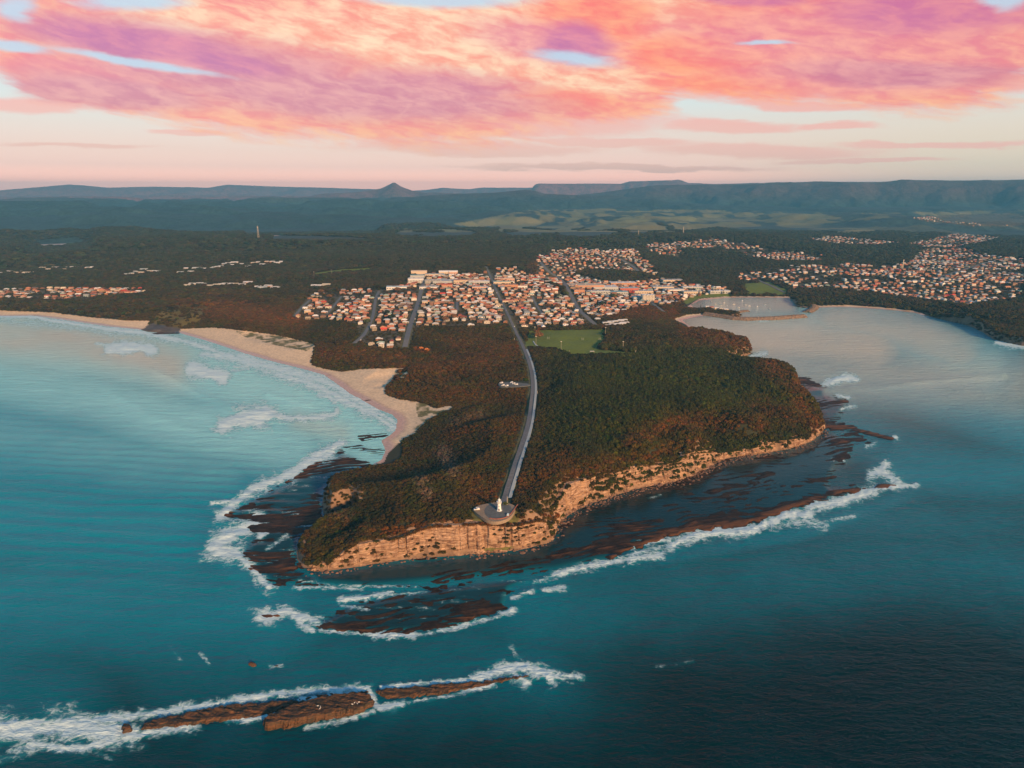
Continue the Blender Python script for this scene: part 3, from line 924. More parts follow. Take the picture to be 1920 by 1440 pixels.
# long unbroken swells running to the left beach (crest lines) and one off the point
SWELLS = [([(290, 695), (330, 712), (365, 733), (400, 750), (440, 765), (480, 774), (520, 785)], 7, 1.5), ([(200, 725), (250, 760), (300, 785), (350, 802), (400, 815)], 10, .9),
          ([(500, 738), (545, 748), (580, 760)], 5, 1.0), ([(1500, 734), (1640, 728), (1760, 712), (1880, 705)], 6, 1.2), ([(250, 655), (200, 640), (100, 625)], 5, .5), ([(130, 790), (300, 830), (460, 830)], 12, .5),
          ([(1500, 690), (1650, 700), (1850, 740)], 10, .4)]
REEFS = [   # polygon at sea level, height scale, calm water
    [(640, 842), (700, 866), (716, 864), (680, 882), (640, 895), (606, 925), (606, 952), (610, 975), (600, 992), (566, 1010), (553, 1040), (560, 1065), (600, 1085), (600, 1100), (505, 1098), (472, 1070), (445, 1045), (470, 1008),
     (440, 975), (420, 968), (450, 945), (525, 905), (582, 870)],
    [(560, 1060), (610, 1070), (700, 1056), (860, 1040), (977, 1028), (1043, 1004), (1048, 984), (1064, 966), (1100, 945), (1155, 928), (1209, 912), (1260, 903), (1304, 888), (1352, 863), (1428, 850), (1486, 839), (1523, 825),
     (1545, 808), (1565, 806), (1600, 830), (1600, 862), (1570, 880), (1560, 905), (1645, 914), (1640, 921), (1520, 948), (1450, 972), (1400, 990), (1290, 1002), (1240, 1014), (1200, 1026), (1150, 1050), (1040, 1074), (960, 1078),
     (850, 1092), (750, 1102), (690, 1106), (600, 1100)],
    [(600, 1162), (640, 1140), (660, 1128), (760, 1108), (850, 1094), (960, 1082), (1000, 1085), (960, 1108), (950, 1135), (960, 1142), (900, 1162), (820, 1184), (770, 1190), (700, 1191), (640, 1186), (588, 1178)],
    [(1495, 700), (1540, 716), (1560, 724), (1555, 732), (1592, 750), (1590, 766), (1578, 785), (1560, 802), (1548, 806), (1532, 775), (1503, 757)],
    [(1548, 796), (1580, 792), (1620, 806), (1675, 822), (1672, 826), (1640, 820), (1610, 812), (1640, 832), (1610, 836), (1570, 830), (1560, 815)],
    [(665, 737), (700, 740), (735, 752), (750, 760), (720, 765), (690, 757)], [(660, 818), (700, 812), (735, 812), (715, 828), (680, 830)], [(630, 838), (680, 832), (725, 842), (720, 860), (690, 850)],
    [(0, 586), (60, 587), (140, 593), (160, 603), (120, 600), (0, 594)], [(165, 609), (215, 607), (225, 612), (200, 616)], [(588, 686), (620, 695), (650, 702), (620, 706), (600, 700)],
    [(262, 619), (285, 612), (340, 622), (330, 632), (290, 631)], [(1300, 593), (1340, 588), (1360, 596), (1330, 604)], [(488, 1153), (520, 1152), (530, 1158), (500, 1161)], [(540, 1150), (590, 1160), (592, 1166), (560, 1163)],
    [(1640, 912), (1655, 906), (1680, 911), (1660, 920), (1645, 919)],
    [(1395, 660), (1412, 662), (1404, 670), (1380, 676)],
]


def mat_sea():
    m = bpy.data.materials.new('sea_water'); m.use_nodes = True
    t = m.node_tree; t.nodes.clear(); g = G(t)
    b = g.node('ShaderNodeBsdfPrincipled'); o = g.node('ShaderNodeOutputMaterial')
    P = g.node('ShaderNodeNewGeometry').outputs['Position']
    foam = g.attr('foam'); milk = g.attr('milk'); calm = g.attr('calm')
    deep = (0.0, 0.016, 0.019, 1)
    mid = (0.0, 0.31, 0.43, 1)
    pale = (0.38, 0.92, 0.95, 1)
    nb = g.noise(P, 0.004, 4, 0.6)
    nbb = g.mapr(nb, 0.3, 0.7, -0.05, 0.05)
    mk = g.m('ADD', milk, nbb)
    c = g.mix(g.mapr(mk, 0.0, 0.5), deep, mid)
    c = g.mix(g.mapr(mk, 0.45, 1.05), c, pale)
    c = g.mix(g.m('MULTIPLY', g.attr('sky_sheen'), 0.9), c, (0.66, 0.70, 0.58, 1))  # pale sky sheen of the bays put into the body colour
    c = g.mix(g.m('MULTIPLY', calm, 0.85), c, (0.014, 0.026, 0.028, 1))
    # lacework of foam
    wp = g.vm('ADD', P, g.vm('SCALE', g.vm('SUBTRACT', g.noise(P, 0.09, 3, 0.6, col=True), (0.5, 0.5, 0.5))))
    wp.node.inputs[1].links[0].from_node.inputs['Scale'].default_value = 9.0
    n1 = g.noise(g.mapping(wp, rot=(0, 0, -0.25), scale=(0.7, 1.5, 1)), 0.34, 7, 0.72)
    n2 = g.noise(wp, 0.10, 4, 0.6)
    ridge = g.m('ABSOLUTE', g.m('SUBTRACT', g.noise(wp, 0.12, 4, 0.55), 0.5))
    lace = g.mapr(ridge, 0.0, 0.11, 1.0, 0.0)
    on = g.mapr(foam, 0.02, 0.30)
    ff = g.m('ADD', g.m('MULTIPLY', g.m('SUBTRACT', n1, 0.5), 1.6), g.m('MULTIPLY', g.m('SUBTRACT', n2, 0.5), 1.2))
    ff = g.m('ADD', ff, g.m('MULTIPLY', lace, 0.30))
    ff = g.m('ADD', foam, g.m('MULTIPLY', ff, on))
    fm = g.m('MULTIPLY', g.mapr(ff, 0.36, 0.98), g.mapr(ff, 0.2, 1.3, 0.55, 1.0))
    halo = g.mapr(g.m('ADD', foam, g.m('MULTIPLY', g.m('SUBTRACT', n2, 0.5), 0.4)), 0.08, 0.75)
    c = g.mix(g.m('MULTIPLY', halo, 0.65), c, (0.03, 0.42, 0.50, 1))
    c = g.mix(fm, c, (0.72, 0.95, 1.0, 1))
    g.l.new(c, b.inputs['Base Color'])
    g.l.new(g.mapr(fm, 0, 1, 0.10, 0.75, False), b.inputs['Roughness'])
    b.inputs['IOR'].default_value = 1.24; g.l.new(g.mix(calm, (0.10, 0.72, 0.92, 1), (1.0, 0.9, 0.85, 1)), b.inputs['Specular Tint'])
    # wind ripples on a swell, damped on the calm platform pools
    r1 = g.noise(g.mapping(P, rot=(0, 0, math.radians(-12)), scale=(0.028, 0.085, 0.05)), 1.0, 2, 0.5, 0.3)
    r2 = g.noise(g.mapping(P, rot=(0, 0, math.radians(14)), scale=(0.13, 0.32, 0.1)), 1.0, 3, 0.6, 0.5)
    r3 = g.noise(g.mapping(P, rot=(0, 0, math.radians(-30)), scale=(0.42, 0.95, 0.3)), 1.0, 3, 0.6, 0.4)
    h = g.m('ADD', g.m('MULTIPLY', r1, 1.9), g.m('ADD', g.m('MULTIPLY', r2, 1.2), g.m('MULTIPLY', r3, 0.36)))
    h = g.m('MULTIPLY', h, g.mapr(calm, 0, 1, 1.0, 0.10))
    h = g.m('ADD', h, g.m('MULTIPLY', fm, 0.35))
    bn = g.node('ShaderNodeBump'); bn.inputs['Distance'].default_value = 1.0
    bn.inputs['Strength'].default_value = 1.0
    g.l.new(h, bn.inputs['Height'])
    g.l.new(bn.outputs[0], b.inputs['Normal'])
    g.l.new(b.outputs[0], o.inputs[0])
    return m


MILK = [([(-100, 600), (100, 640), (250, 660), (420, 690), (560, 730), (660, 790), (700, 820)], 120, 1.0), ([(-100, 680), (150, 730), (350, 790), (560, 830)], 100, .85), ([(-100, 800), (200, 850), (420, 860)], 110, .58),
        ([(-100, 960), (300, 980)], 140, .36), ([(-100, 1120), (500, 1150)], 150, .26), ([(-100, 1300), (100, 1300)], 150, .2), ([(600, 1130), (900, 1100), (1200, 1060)], 90, .2), ([(1000, 1130), (1500, 1080), (1950, 1060)], 120, .2), ([(300, 1260), (1000, 1260)], 110, .15), ([(1700, 880), (2000, 880)], 90, .3), ([(1500, 960), (2000, 980)], 90, .2), ([(1420, 600), (1640, 620), (1850, 680)], 70, .75), ([(1350, 575), (1440, 575)], 30, .8), ([(1480, 680), (1700, 720), (1920, 800)], 75, .42), ([(1600, 800), (1800, 850)], 70, .25),
        ([(300, 1200), (700, 1230)], 70, .14), ([(1240, 1045), (1500, 1000), (1700, 930)], 30, .25), ([(400, 1000), (450, 1090)], 60, .25)]


SKY_SHEEN = [([(-100, 620), (150, 640), (320, 680)], 42, .95), ([(1320, 620), (1500, 640), (1640, 660)], 55, 1.0), ([(1340, 570), (1480, 570)], 22, .9), ([(1450, 680), (1600, 700), (1900, 720)], 60, .7), ([(1560, 600), (1700, 620), (1800, 660)], 45, .8),  # where the pale sky sheen is painted: points, width, amount
        ([(560, 790), (640, 810)], 20, .4), ([(1350, 900), (1560, 850)], 30, .25)]


def polar(az0, az1, da, D0, D1, r):
    a = np.radians(np.arange(az0, az1 + da / 2, da))
    n = int(math.log(D1 / D0) / math.log(1 + r)) + 1
    d = D0 * (1 + r) ** np.arange(n)
    DD, AA = np.meshgrid(d, a, indexing='ij')
    return np.sin(AA) * DD, np.cos(AA) * DD, DD, AA


def build_sea():
    x, y, D, A = polar(-56, 56, 0.13, 150, 7000, 1 / 230)
    nr, nc = x.shape
    ins = samp(T_IN.astype(float), x, y); dm = samp(np.minimum(T_DC, T_DB), x, y)
    inside_grid = (np.abs(A) < math.radians(45.9)) & (D > T_D0)
    land = inside_grid & (ins > 0.99) & (dm > 14)
    land |= (D > 5200)
    # outside the terrain grid: test the outline itself
    og = ~inside_grid
    t_ = inpoly(x[og], y[og], poly_w); land[og] |= t_ & False
    px, py = w2p(x, y, 0.0)
    foam = np.zeros(x.shape); milk = np.zeros(x.shape); sw = np.zeros(x.shape)
    X, Y = px.ravel(), py.ravel()
    vis = (X > -150) & (X < 2070) & (Y > 540) & (Y < 1500)
    Xi, Yi = X[vis], Y[vis]
    fo = np.zeros(len(Xi))
    for pts, w, k in FOAM:
        xs = [p[0] for p in pts]; ys = [p[1] for p in pts]
        m_ = (Xi > min(xs) - 4 * w) & (Xi < max(xs) + 4 * w) & (Yi > min(ys) - 4 * w) & (Yi < max(ys) + 4 * w)
        if m_.any():
            d = segdist(Xi[m_], Yi[m_], segs_of(smooth_poly(pts, 1)))
            wl = w * (0.25 + 2.1 * fbm(Xi[m_] / (w * 2.6) , Yi[m_] / (w * 1.5), 3, 171))
            fo[m_] = np.maximum(fo[m_], 1.3 * k * np.exp(-(d / wl) ** 1.25))
    foam.ravel()[vis] = fo
    mi = np.zeros(len(Xi))
    for pts, w, k in MILK:
        mi = np.maximum(mi, gauss_line(Xi, Yi, pts, w, k))
    flo = 0.17 * (1 - 0.72 * sstep(Xi, 500, 1700)) * (1 - 0.5 * sstep(Yi, 1050, 1440))
    mi = mi + flo * (1 - mi)
    milk.ravel()[vis] = mi
    sky_sheen = np.zeros(x.shape); si = np.zeros(len(Xi))
    for pts, w, k in SKY_SHEEN:
        si = np.maximum(si, gauss_line(Xi, Yi, pts, w, k))
    sky_sheen.ravel()[vis] = si * (0.75 + 0.5 * fbm(Xi / 120, Yi / 25, 3, 95))
    for pts, w, k in SWELLS:
        pw = smooth_poly(pts, 2)
        d = np.zeros(len(Xi)); 
        d = segdist(Xi, Yi, segs_of(pw))
        sw.ravel()[vis] += k * np.exp(-(d / w) ** 2)
    calm = np.zeros(x.shape)
    cv = np.zeros(len(Xi))
    rf = inpoly(Xi, Yi, REEFS[2]) | inpoly(Xi, Yi, REEFS[0])
    foam.ravel()[vis] = np.maximum(fo, rf * (0.26 * sstep(fbm(Xi / 60, Yi / 5, 3, 99), .45, .7)))
    for rp in REEFS[:4]:
        q = inpoly(Xi, Yi, rp)
        ds = segdist(Xi, Yi, segs_of(rp, True))
        cv = np.maximum(cv, q * sstep(ds, 0, 20))
    q = inpoly(Xi, Yi, [(1300, 555), (1500, 555), (1500, 596), (1300, 596)]); cv = np.maximum(cv, q * 0.25)
    calm.ravel()[vis] = cv
    rd = np.zeros(len(Xi)); rd = fbm(Xi / 9, Yi / 5, 3, 97)
    sw.ravel()[vis] += fo * 1.5 * rd * (1 - cv)
    sw.ravel()[vis] += 0.55 * np.sin(2 * PI * (y.ravel()[vis] + 0.12 * x.ravel()[vis] + 30 * fbm(x.ravel()[vis] / 160, y.ravel()[vis] / 90, 3, 98)) / 21.0) * gauss_line(Xi, Yi, [(-100, 940), (400, 960)], 150, 1.0)
    z = sw + 0.35 * (fbm(x / 60, y / 22, 3, 91) - 0.5) * (1 - calm)
    z = z * sstep(dm + 0 * D, 3, 30)
    z[~inside_grid] *= 0.5
    keep = ~land
    kq = keep[:-1, :-1] | keep[1:, 1:] | keep[:-1, 1:] | keep[1:, :-1]
    F, used = grid_faces(nr, nc, kq)
    V = np.stack([x.ravel(), y.ravel(), z.ravel()], 1)[used]
    o = mesh_np('sea', V, F, mat_sea(), smooth=True, attrs={'foam': foam.ravel()[used], 'milk': milk.ravel()[used], 'calm': calm.ravel()[used], 'sky_sheen': sky_sheen.ravel()[used]})
    return setprops(o, kind='structure')


build_sea()


# ------------------------------------------------------------------ rock platforms: tilted strata washed by the sea
def mat_reef():
    m = bpy.data.materials.new('wet_reef_rock'); m.use_nodes = True
    t = m.node_tree; t.nodes.clear(); g = G(t)
    b = g.node('ShaderNodeBsdfPrincipled'); o = g.node('ShaderNodeOutputMaterial')
    geo = g.node('ShaderNodeNewGeometry'); P = geo.outputs['Position']
    n = g.noise(P, 0.08, 5, 0.65); n2 = g.noise(P, 0.5, 4, 0.6)
    c = g.mix(g.mapr(n, 0.35, 0.65), (0.012, 0.009, 0.007, 1), (0.050, 0.027, 0.014, 1))
    c = g.mix(g.mapr(n2, 0.5, 0.75), c, (0.065, 0.034, 0.018, 1))
    c = g.mix(g.mapr(g.sep(P)[2], 0.35, 0.9), c, (0.15, 0.064, 0.026, 1))
    g.l.new(c, b.inputs['Base Color'])
    b.inputs['Roughness'].default_value = 0.6; b.inputs['Specular IOR Level'].default_value = 0.15
    bn = g.node('ShaderNodeBump'); bn.inputs['Distance'].default_value = 0.4
    g.l.new(n2, bn.inputs['Height']); g.l.new(bn.outputs[0], b.inputs['Normal'])
    g.l.new(b.outputs[0], o.inputs[0])
    return m


def build_reefs():
    x, y, D, A = polar(-40, 32, 0.085, 395, 1700, 1 / 520)
    nr, nc = x.shape
    px, py = w2p(x, y, 0.0)
    X, Y = px.ravel(), py.ravel()
    mask = np.zeros(len(X)); amp = np.ones(len(X))
    for i, rp in enumerate(REEFS):
        xs = [p[0] for p in rp]; ys = [p[1] for p in rp]
        m_ = (X > min(xs) - 20) & (X < max(xs) + 20) & (Y > min(ys) - 15) & (Y < max(ys) + 15)
        if not m_.any(): continue
        q = inpoly(X[m_], Y[m_], rp)
        ds = segdist(X[m_], Y[m_], segs_of(rp, True))
        e = np.where(q, 1, -1) * ds + (fbm(X[m_] / 16, Y[m_] / 7, 4, 120 + i) - .5) * (26 if i < 3 else 8)
        mask[m_] = np.maximum(mask[m_], sstep(e, -6, 6 if i < 3 else 3))
    xx, yy = x.ravel(), y.ravel()
    th = math.radians(17)
    wob = (fbm(xx / 90, yy / 90, 3, 101) - 0.5) * 40
    u = xx * math.cos(th) + yy * math.sin(th)
    v = -xx * math.sin(th) + yy * math.cos(th) + wob
    s = fbm(u / 34, v / 8.0, 5, 103, 0.6)
    s2 = fbm(u / 14, v / 5.0, 5, 105, 0.6)
    big = fbm(u / 130, v / 42, 3, 107)
    vv = (v + 9 * (fbm(u / 70, v / 30, 3, 109) - 0.5)) / 8.5
    saw = vv - np.floor(vv); saw = np.where(saw < 0.75, saw / 0.75, (1 - saw) / 0.25)
    h = -0.34 + 0.85 * (saw - 0.35) * sstep(fbm(u / 24, v / 18, 3, 111), .35, .6) + 1.5 * (s - 0.47) + 1.3 * (s2 - 0.45) + 1.7 * (big - 0.43)
    # the seaward rim of the right platform stands prouder
    rim = [([(1150, 1047), (1240, 1008), (1290, 994), (1400, 980), (1450, 962), (1520, 940), (1580, 923), (1645, 912)], 8, 1.7), ([(960, 1076), (1040, 1070), (1150, 1047)], 6, .9),
           ([(588, 1176), (640, 1183), (700, 1186), (780, 1184), (850, 1170), (950, 1140)], 9, .9), ([(470, 1068), (505, 1094), (600, 1098)], 7, .7), ([(420, 968), (450, 948), (525, 908), (590, 870), (640, 846)], 6, .7),
           ([(1548, 800), (1600, 803), (1640, 812), (1674, 823)], 5, 1.2), ([(1500, 712), (1552, 728)], 5, 1.0), ([(1570, 745), (1592, 755)], 6, .7), ([(1560, 830), (1640, 832)], 8, .4), ([(1640, 914), (1680, 912)], 5, 1.6),
           ([(490, 1156), (525, 1156)], 4, .9), ([(545, 1155), (590, 1162)], 4, .9), ([(440, 1030), (480, 1045), (540, 1040)], 7, .5), ([(262, 620), (300, 624)], 6, .8), ([(665, 740), (740, 758)], 5, .5), ([(665, 822), (730, 816)], 5, .7)]
    for pts, w, k in rim:
        h = h + gauss_line(X, Y, pts, w, k) * (0.4 + 0.9 * s2)
    # flooded under the cliffs
    pool = [([(600, 1085), (760, 1068), (900, 1052), (1010, 1040)], 16, .75), ([(1060, 1000), (1150, 960), (1300, 920), (1420, 875)], 15, .6), ([(540, 930), (600, 905)], 14, .9), ([(1480, 880), (1540, 860)], 22, .55),
            ([(520, 950), (560, 930)], 12, .5)]
    for pts, w, k in pool:
        h = h - gauss_line(X, Y, pts, w, k)
    h = np.clip(h, -2, 1.6) * 0.8
    z = -1.6 * (1 - mask) + h * mask
    inland = samp(TZ, xx, yy)
    keep = (mask > 0.02) & (inland < 2.2)
    K = keep.reshape(nr, nc)
    kq = K[:-1, :-1] | K[1:, 1:]
    F, used = grid_faces(nr, nc, kq)
    V = np.stack([xx, yy, z], 1)[used]
    o = mesh_np('rock_platform', V, F, mat_reef(), smooth=True)
    return setprops(o, kind='structure')


build_reefs()


# ------------------------------------------------------------------ sandstone cliffs
def mat_cliff():
    m = bpy.data.materials.new('sandstone_cliff'); m.use_nodes = True
    t = m.node_tree; t.nodes.clear(); g = G(t)
    b = g.node('ShaderNodeBsdfPrincipled'); o = g.node('ShaderNodeOutputMaterial')
    geo = g.node('ShaderNodeNewGeometry'); P = geo.outputs['Position']
    n1 = g.noise(g.mapping(P, scale=(0.10, 0.10, 0.9)), 1.0, 6, 0.65, 0.3)     # beds
    n2 = g.noise(g.mapping(P, scale=(0.5, 0.5, 0.10)), 1.0, 5, 0.65)           # drip stains
    n3 = g.noise(P, 0.12, 5, 0.6)
    c = g.mix(g.mapr(n1, 0.32, 0.68), (0.17, 0.080, 0.040, 1), (0.66, 0.45, 0.30, 1))
    c = g.mix(g.m('MULTIPLY', g.mapr(n2, 0.50, 0.66), 0.7), c, (0.13, 0.060, 0.032, 1))
    c = g.mix(g.mapr(n3, 0.50, 0.68), c, (0.52, 0.33, 0.20, 1))
    c = g.mix(g.m('MULTIPLY', g.mapr(n3, 0.42, 0.30), 0.5), c, (0.30, 0.16, 0.085, 1))
    g.l.new(c, b.inputs['Base Color'])
    b.inputs['Roughness'].default_value = 0.9
    bn = g.node('ShaderNodeBump'); bn.inputs['Distance'].default_value = 1.8
    g.l.new(g.m('ADD', n1, g.m('MULTIPLY', n2, 0.6)), bn.inputs['Height']); g.l.new(bn.outputs[0], b.inputs['Normal'])
    g.l.new(b.outputs[0], o.inputs[0])
    return m


CLIFF_M = mat_cliff()
CLIFF_PTS = []


def build_cliff(foot, crest, nm, seed, dark=False):
    # resample the foot
    P_ = [foot[0]]
    for a, b_ in zip(foot[:-1], foot[1:]):
        L = math.hypot(b_[0] - a[0], b_[1] - a[1]); n = max(1, int(L / 1.1))
        for k in range(1, n + 1):
            P_.append((a[0] + (b_[0] - a[0]) * k / n, a[1] + (b_[1] - a[1]) * k / n))
    P_ = np.array(P_)
    ker = np.ones(9) / 9
    for c in (0, 1):
        q = np.pad(P_[:, c], 4, mode='edge'); P_[:, c] = np.convolve(q, ker, 'valid')
    T = np.gradient(P_, axis=0); T /= np.linalg.norm(T, axis=1)[:, None] + 1e-9
    Nn = np.stack([-T[:, 1], T[:, 0]], 1)              # inland side (coast runs left to right)
    for c in (0, 1):
        q = np.pad(Nn[:, c], 7, mode='edge'); Nn[:, c] = np.convolve(q, np.ones(15) / 15, 'valid')
    Nn /= np.linalg.norm(Nn, axis=1)[:, None]
    s = np.concatenate([[0], np.cumsum(np.hypot(*np.diff(P_, axis=0).T))])
    ca = np.array([math.atan2(q[0], q[1]) for q in crest]); cz = np.array([q[2] for q in crest])
    az = np.arctan2(P_[:, 0], P_[:, 1])
    H = np.interp(az, ca, cz)
    H = np.maximum(H, 3.0)
    H = np.convolve(np.pad(H, 3, mode='edge'), np.ones(7) / 7, 'valid')
    rows = 30
    tt = np.linspace(0, 1, rows)
    V = []
    for k, t_ in enumerate(tt):
        zz = -0.8 + (H + 1.4) * t_
        led = fbm(s / 60 + seed, zz / 2.1, 3, 201 + seed, 0.6)
        gul = fbm(s / 9.0, np.full_like(s, seed + t_ * 1.3), 3, 203 + seed)
        gul2 = fbm(s / 34.0, np.full_like(s, seed * 3.1 + t_ * 0.5), 3, 205 + seed)
        step = np.floor(t_ * 5 + gul2 * 2) / 5
        inset = 0.5 + H * (0.15 * t_ + 0.15 * step) + 3.4 * (led - 0.5) + 4.6 * (gul - 0.5) + 9.0 * (gul2 - 0.5) * min(1, t_ * 2.5) + 1.6 * (vnoise(s / 2.6, np.full_like(s, t_ * 6.0), 207) - 0.5)
        jt = np.abs(vnoise(s / 6.5, np.full_like(s, 3.0 + 0.4 * t_), 211 + seed) - 0.5)
        inset += 2.6 * (1 - sstep(jt, 0.0, 0.09)) * min(1, t_ * 4)                     # open joints
        inset += 2.2 * math.exp(-((t_ - 0.10) / 0.07) ** 2)                            # undercut above the talus
        inset -= (1 - sstep(np.full_like(s, t_), 0, 0.07)) * (1.5 + 3.0 * gul)        # talus at the foot
        if k == rows - 1:
            inset = inset + 5.0; zz = zz - 1.2
        V.append(np.stack([P_[:, 0] + Nn[:, 0] * inset, P_[:, 1] + Nn[:, 1] * inset, zz], 1))
    V = np.array(V)
    n = len(P_)
    F, used = grid_faces(rows, n, np.ones((rows - 1, n - 1), bool))
    F = F[:, ::-1]
    o = mesh_np(nm, V.reshape(-1, 3), F, CLIFF_M, smooth=False)
    setprops(o, kind='structure')
    for k in (rows - 2, rows - 6, rows - 10, rows - 14, rows - 18, rows - 22):
        CLIFF_PTS.append((V[k], H))
    return V


CV1 = build_cliff(FR[:18], CR1, 'cliff', 0)
CV2 = build_cliff(FR[17:], [(FR[17][0], FR[17][1], 14.0)] + CR2, 'cliff', 5)
lf = [p2w(*p) for p in RUNS[3][1]]
lcr = crest_pts(lf[3:10] , [(640, 884), (612, 900), (606, 928), (606, 935)], 6)

# ------------------------------------------------------------------ vegetation
def mat_leaf(name='scrub_leaves'):
    m = bpy.data.materials.new(name); m.use_nodes = True
    t = m.node_tree; t.nodes.clear(); g = G(t)
    b = g.node('ShaderNodeBsdfPrincipled'); o = g.node('ShaderNodeOutputMaterial')
    P = g.node('ShaderNodeNewGeometry').outputs['Position']
    c = g.attr('tint', 'INSTANCER', 'Color')
    n = g.noise(P, 0.8, 3, 0.6)
    s = g.node('ShaderNodeVectorMath', operation='SCALE')
    g.l.new(c, s.inputs[0]); g.l.new(g.mapr(n, 0.3, 0.7, 0.5, 1.5), s.inputs['Scale'])
    g.l.new(s.outputs[0], b.inputs['Base Color'])
    b.inputs['Roughness'].default_value = 0.75
    b.inputs['Specular IOR Level'].default_value = 0.25
    g.l.new(b.outputs[0], o.inputs[0])
    return m


LEAF = mat_leaf()
BARK = mat('bark', (0.11, 0.085, 0.065), 0.9, 0.3, 2.0)


def ico(sub):
    import bmesh
    bm = bmesh.new(); bmesh.ops.create_icosphere(bm, subdivisions=sub, radius=1.0)
    V = np.array([v.co[:] for v in bm.verts]); F = np.array([[v.index for v in f.verts] for f in bm.faces])
    bm.free(); return V, F


ICO1, ICO2 = ico(1), ico(2)


def crown_mesh(seed, R=1.0, H=0.8, clumps=12, leaves=110, flat=False, trunk=0.0):
    """uneven crown: jagged clumps scattered in a dome, plus loose leaf sprays; unit radius, base at z=0"""
    r = np.random.default_rng(seed)
    Vs = []; Fs = []; n = 0
    for k in range(clumps):
        a = r.uniform(0, 2 * PI); q = math.sqrt(r.uniform(0, 1)) * 0.72 if k else 0
        zc = trunk + H * (0.38 + 0.42 * (1 - q * q) * r.uniform(0.6, 1.15))
        V, F = ICO1
        sc_ = r.uniform(0.26, 0.46)
        W = V * (1 + r.uniform(-0.28, 0.28, (len(V), 1))) * np.array([sc_, sc_, sc_ * (0.6 if flat else 0.8)])
        W = W + np.array([math.cos(a) * q * R, math.sin(a) * q * R, zc])
        W[:, 2] = np.maximum(W[:, 2], trunk * 0.8)
        Vs.append(W); Fs.append(F + n); n += len(W)
    for k in range(leaves):
        d = r.normal(size=3); d /= np.linalg.norm(d); d[2] = abs(d[2])
        p = np.array([d[0] * R * 0.95, d[1] * R * 0.95, trunk + H * (0.15 + 0.85 * d[2])]) * r.uniform(0.8, 1.08)
        u = r.normal(size=3); u /= np.linalg.norm(u); v = np.cross(u, r.normal(size=3)); v /= np.linalg.norm(v)
        s_ = r.uniform(0.07, 0.16)
        W = np.array([p + u * s_, p - u * s_ * 0.6 + v * s_, p - u * s_ * 0.6 - v * s_])
        Vs.append(W); Fs.append(np.array([[n, n + 1, n + 2]])); n += 3
    return np.concatenate(Vs), np.concatenate(Fs)


def to_mesh(nm, V, F, m, fmat=None):
    o = mesh_np(nm, V, F.astype(np.int32), m)
    return o


def trunk_geo(r0, h, bend=0.1, sides=6, seed=0):
    r = random.Random(seed); V = []; F = []
    for k in range(4):
        t_ = k / 3
        cx = bend * math.sin(t_ * 2); rr = r0 * (1 - 0.55 * t_)
        for j in range(sides):
            a = 2 * PI * j / sides
            V.append((cx + rr * math.cos(a), rr * math.sin(a), h * t_ - 0.3 * (k == 0)))
    for k in range(3):
        for j in range(sides):
            a, b_ = k * sides + j, k * sides + (j + 1) % sides
            F.append((a, b_, b_ + sides, a + sides))
    return V, F


def scatter(cell_x, cell_y, Dmin, Dmax, azlim, seed):
    """jittered grid in world metres inside a ring sector"""
    r = np.random.default_rng(seed)
    xm = math.sin(math.radians(azlim)) * Dmax
    xs = np.arange(-xm, xm, cell_x); ys = np.arange(Dmin * 0.75, Dmax, cell_y)
    X, Y = np.meshgrid(xs, ys)
    X[1::2] += cell_x / 2
    X = X + r.uniform(-0.46, 0.46, X.shape) * cell_x; Y = Y + r.uniform(-0.46, 0.46, Y.shape) * cell_y
    X, Y = X.ravel(), Y.ravel()
    D = np.hypot(X, Y); a = np.abs(np.degrees(np.arctan2(X, Y)))
    k = (D > Dmin) & (D < Dmax) & (a < azlim)
    return X[k], Y[k]


def road_mask(X, Y, extra=0.0):
    m = np.zeros(len(X), bool)
    for k, (pts, hw) in ROADW.items():
        P_ = np.array(pts)
        e = 5.0 if k == 'lighthouse_road' else 3.0
        bb = np.nonzero((X > P_[:, 0].min() - 20) & (X < P_[:, 0].max() + 20) & (Y > P_[:, 1].min() - 20) & (Y < P_[:, 1].max() + 20))[0]
        if len(bb):
            d = segdist(X[bb], Y[bb], segs_of(pts[::2] + [pts[-1]]))
            m[bb[d < hw + e + extra]] = True
    return m


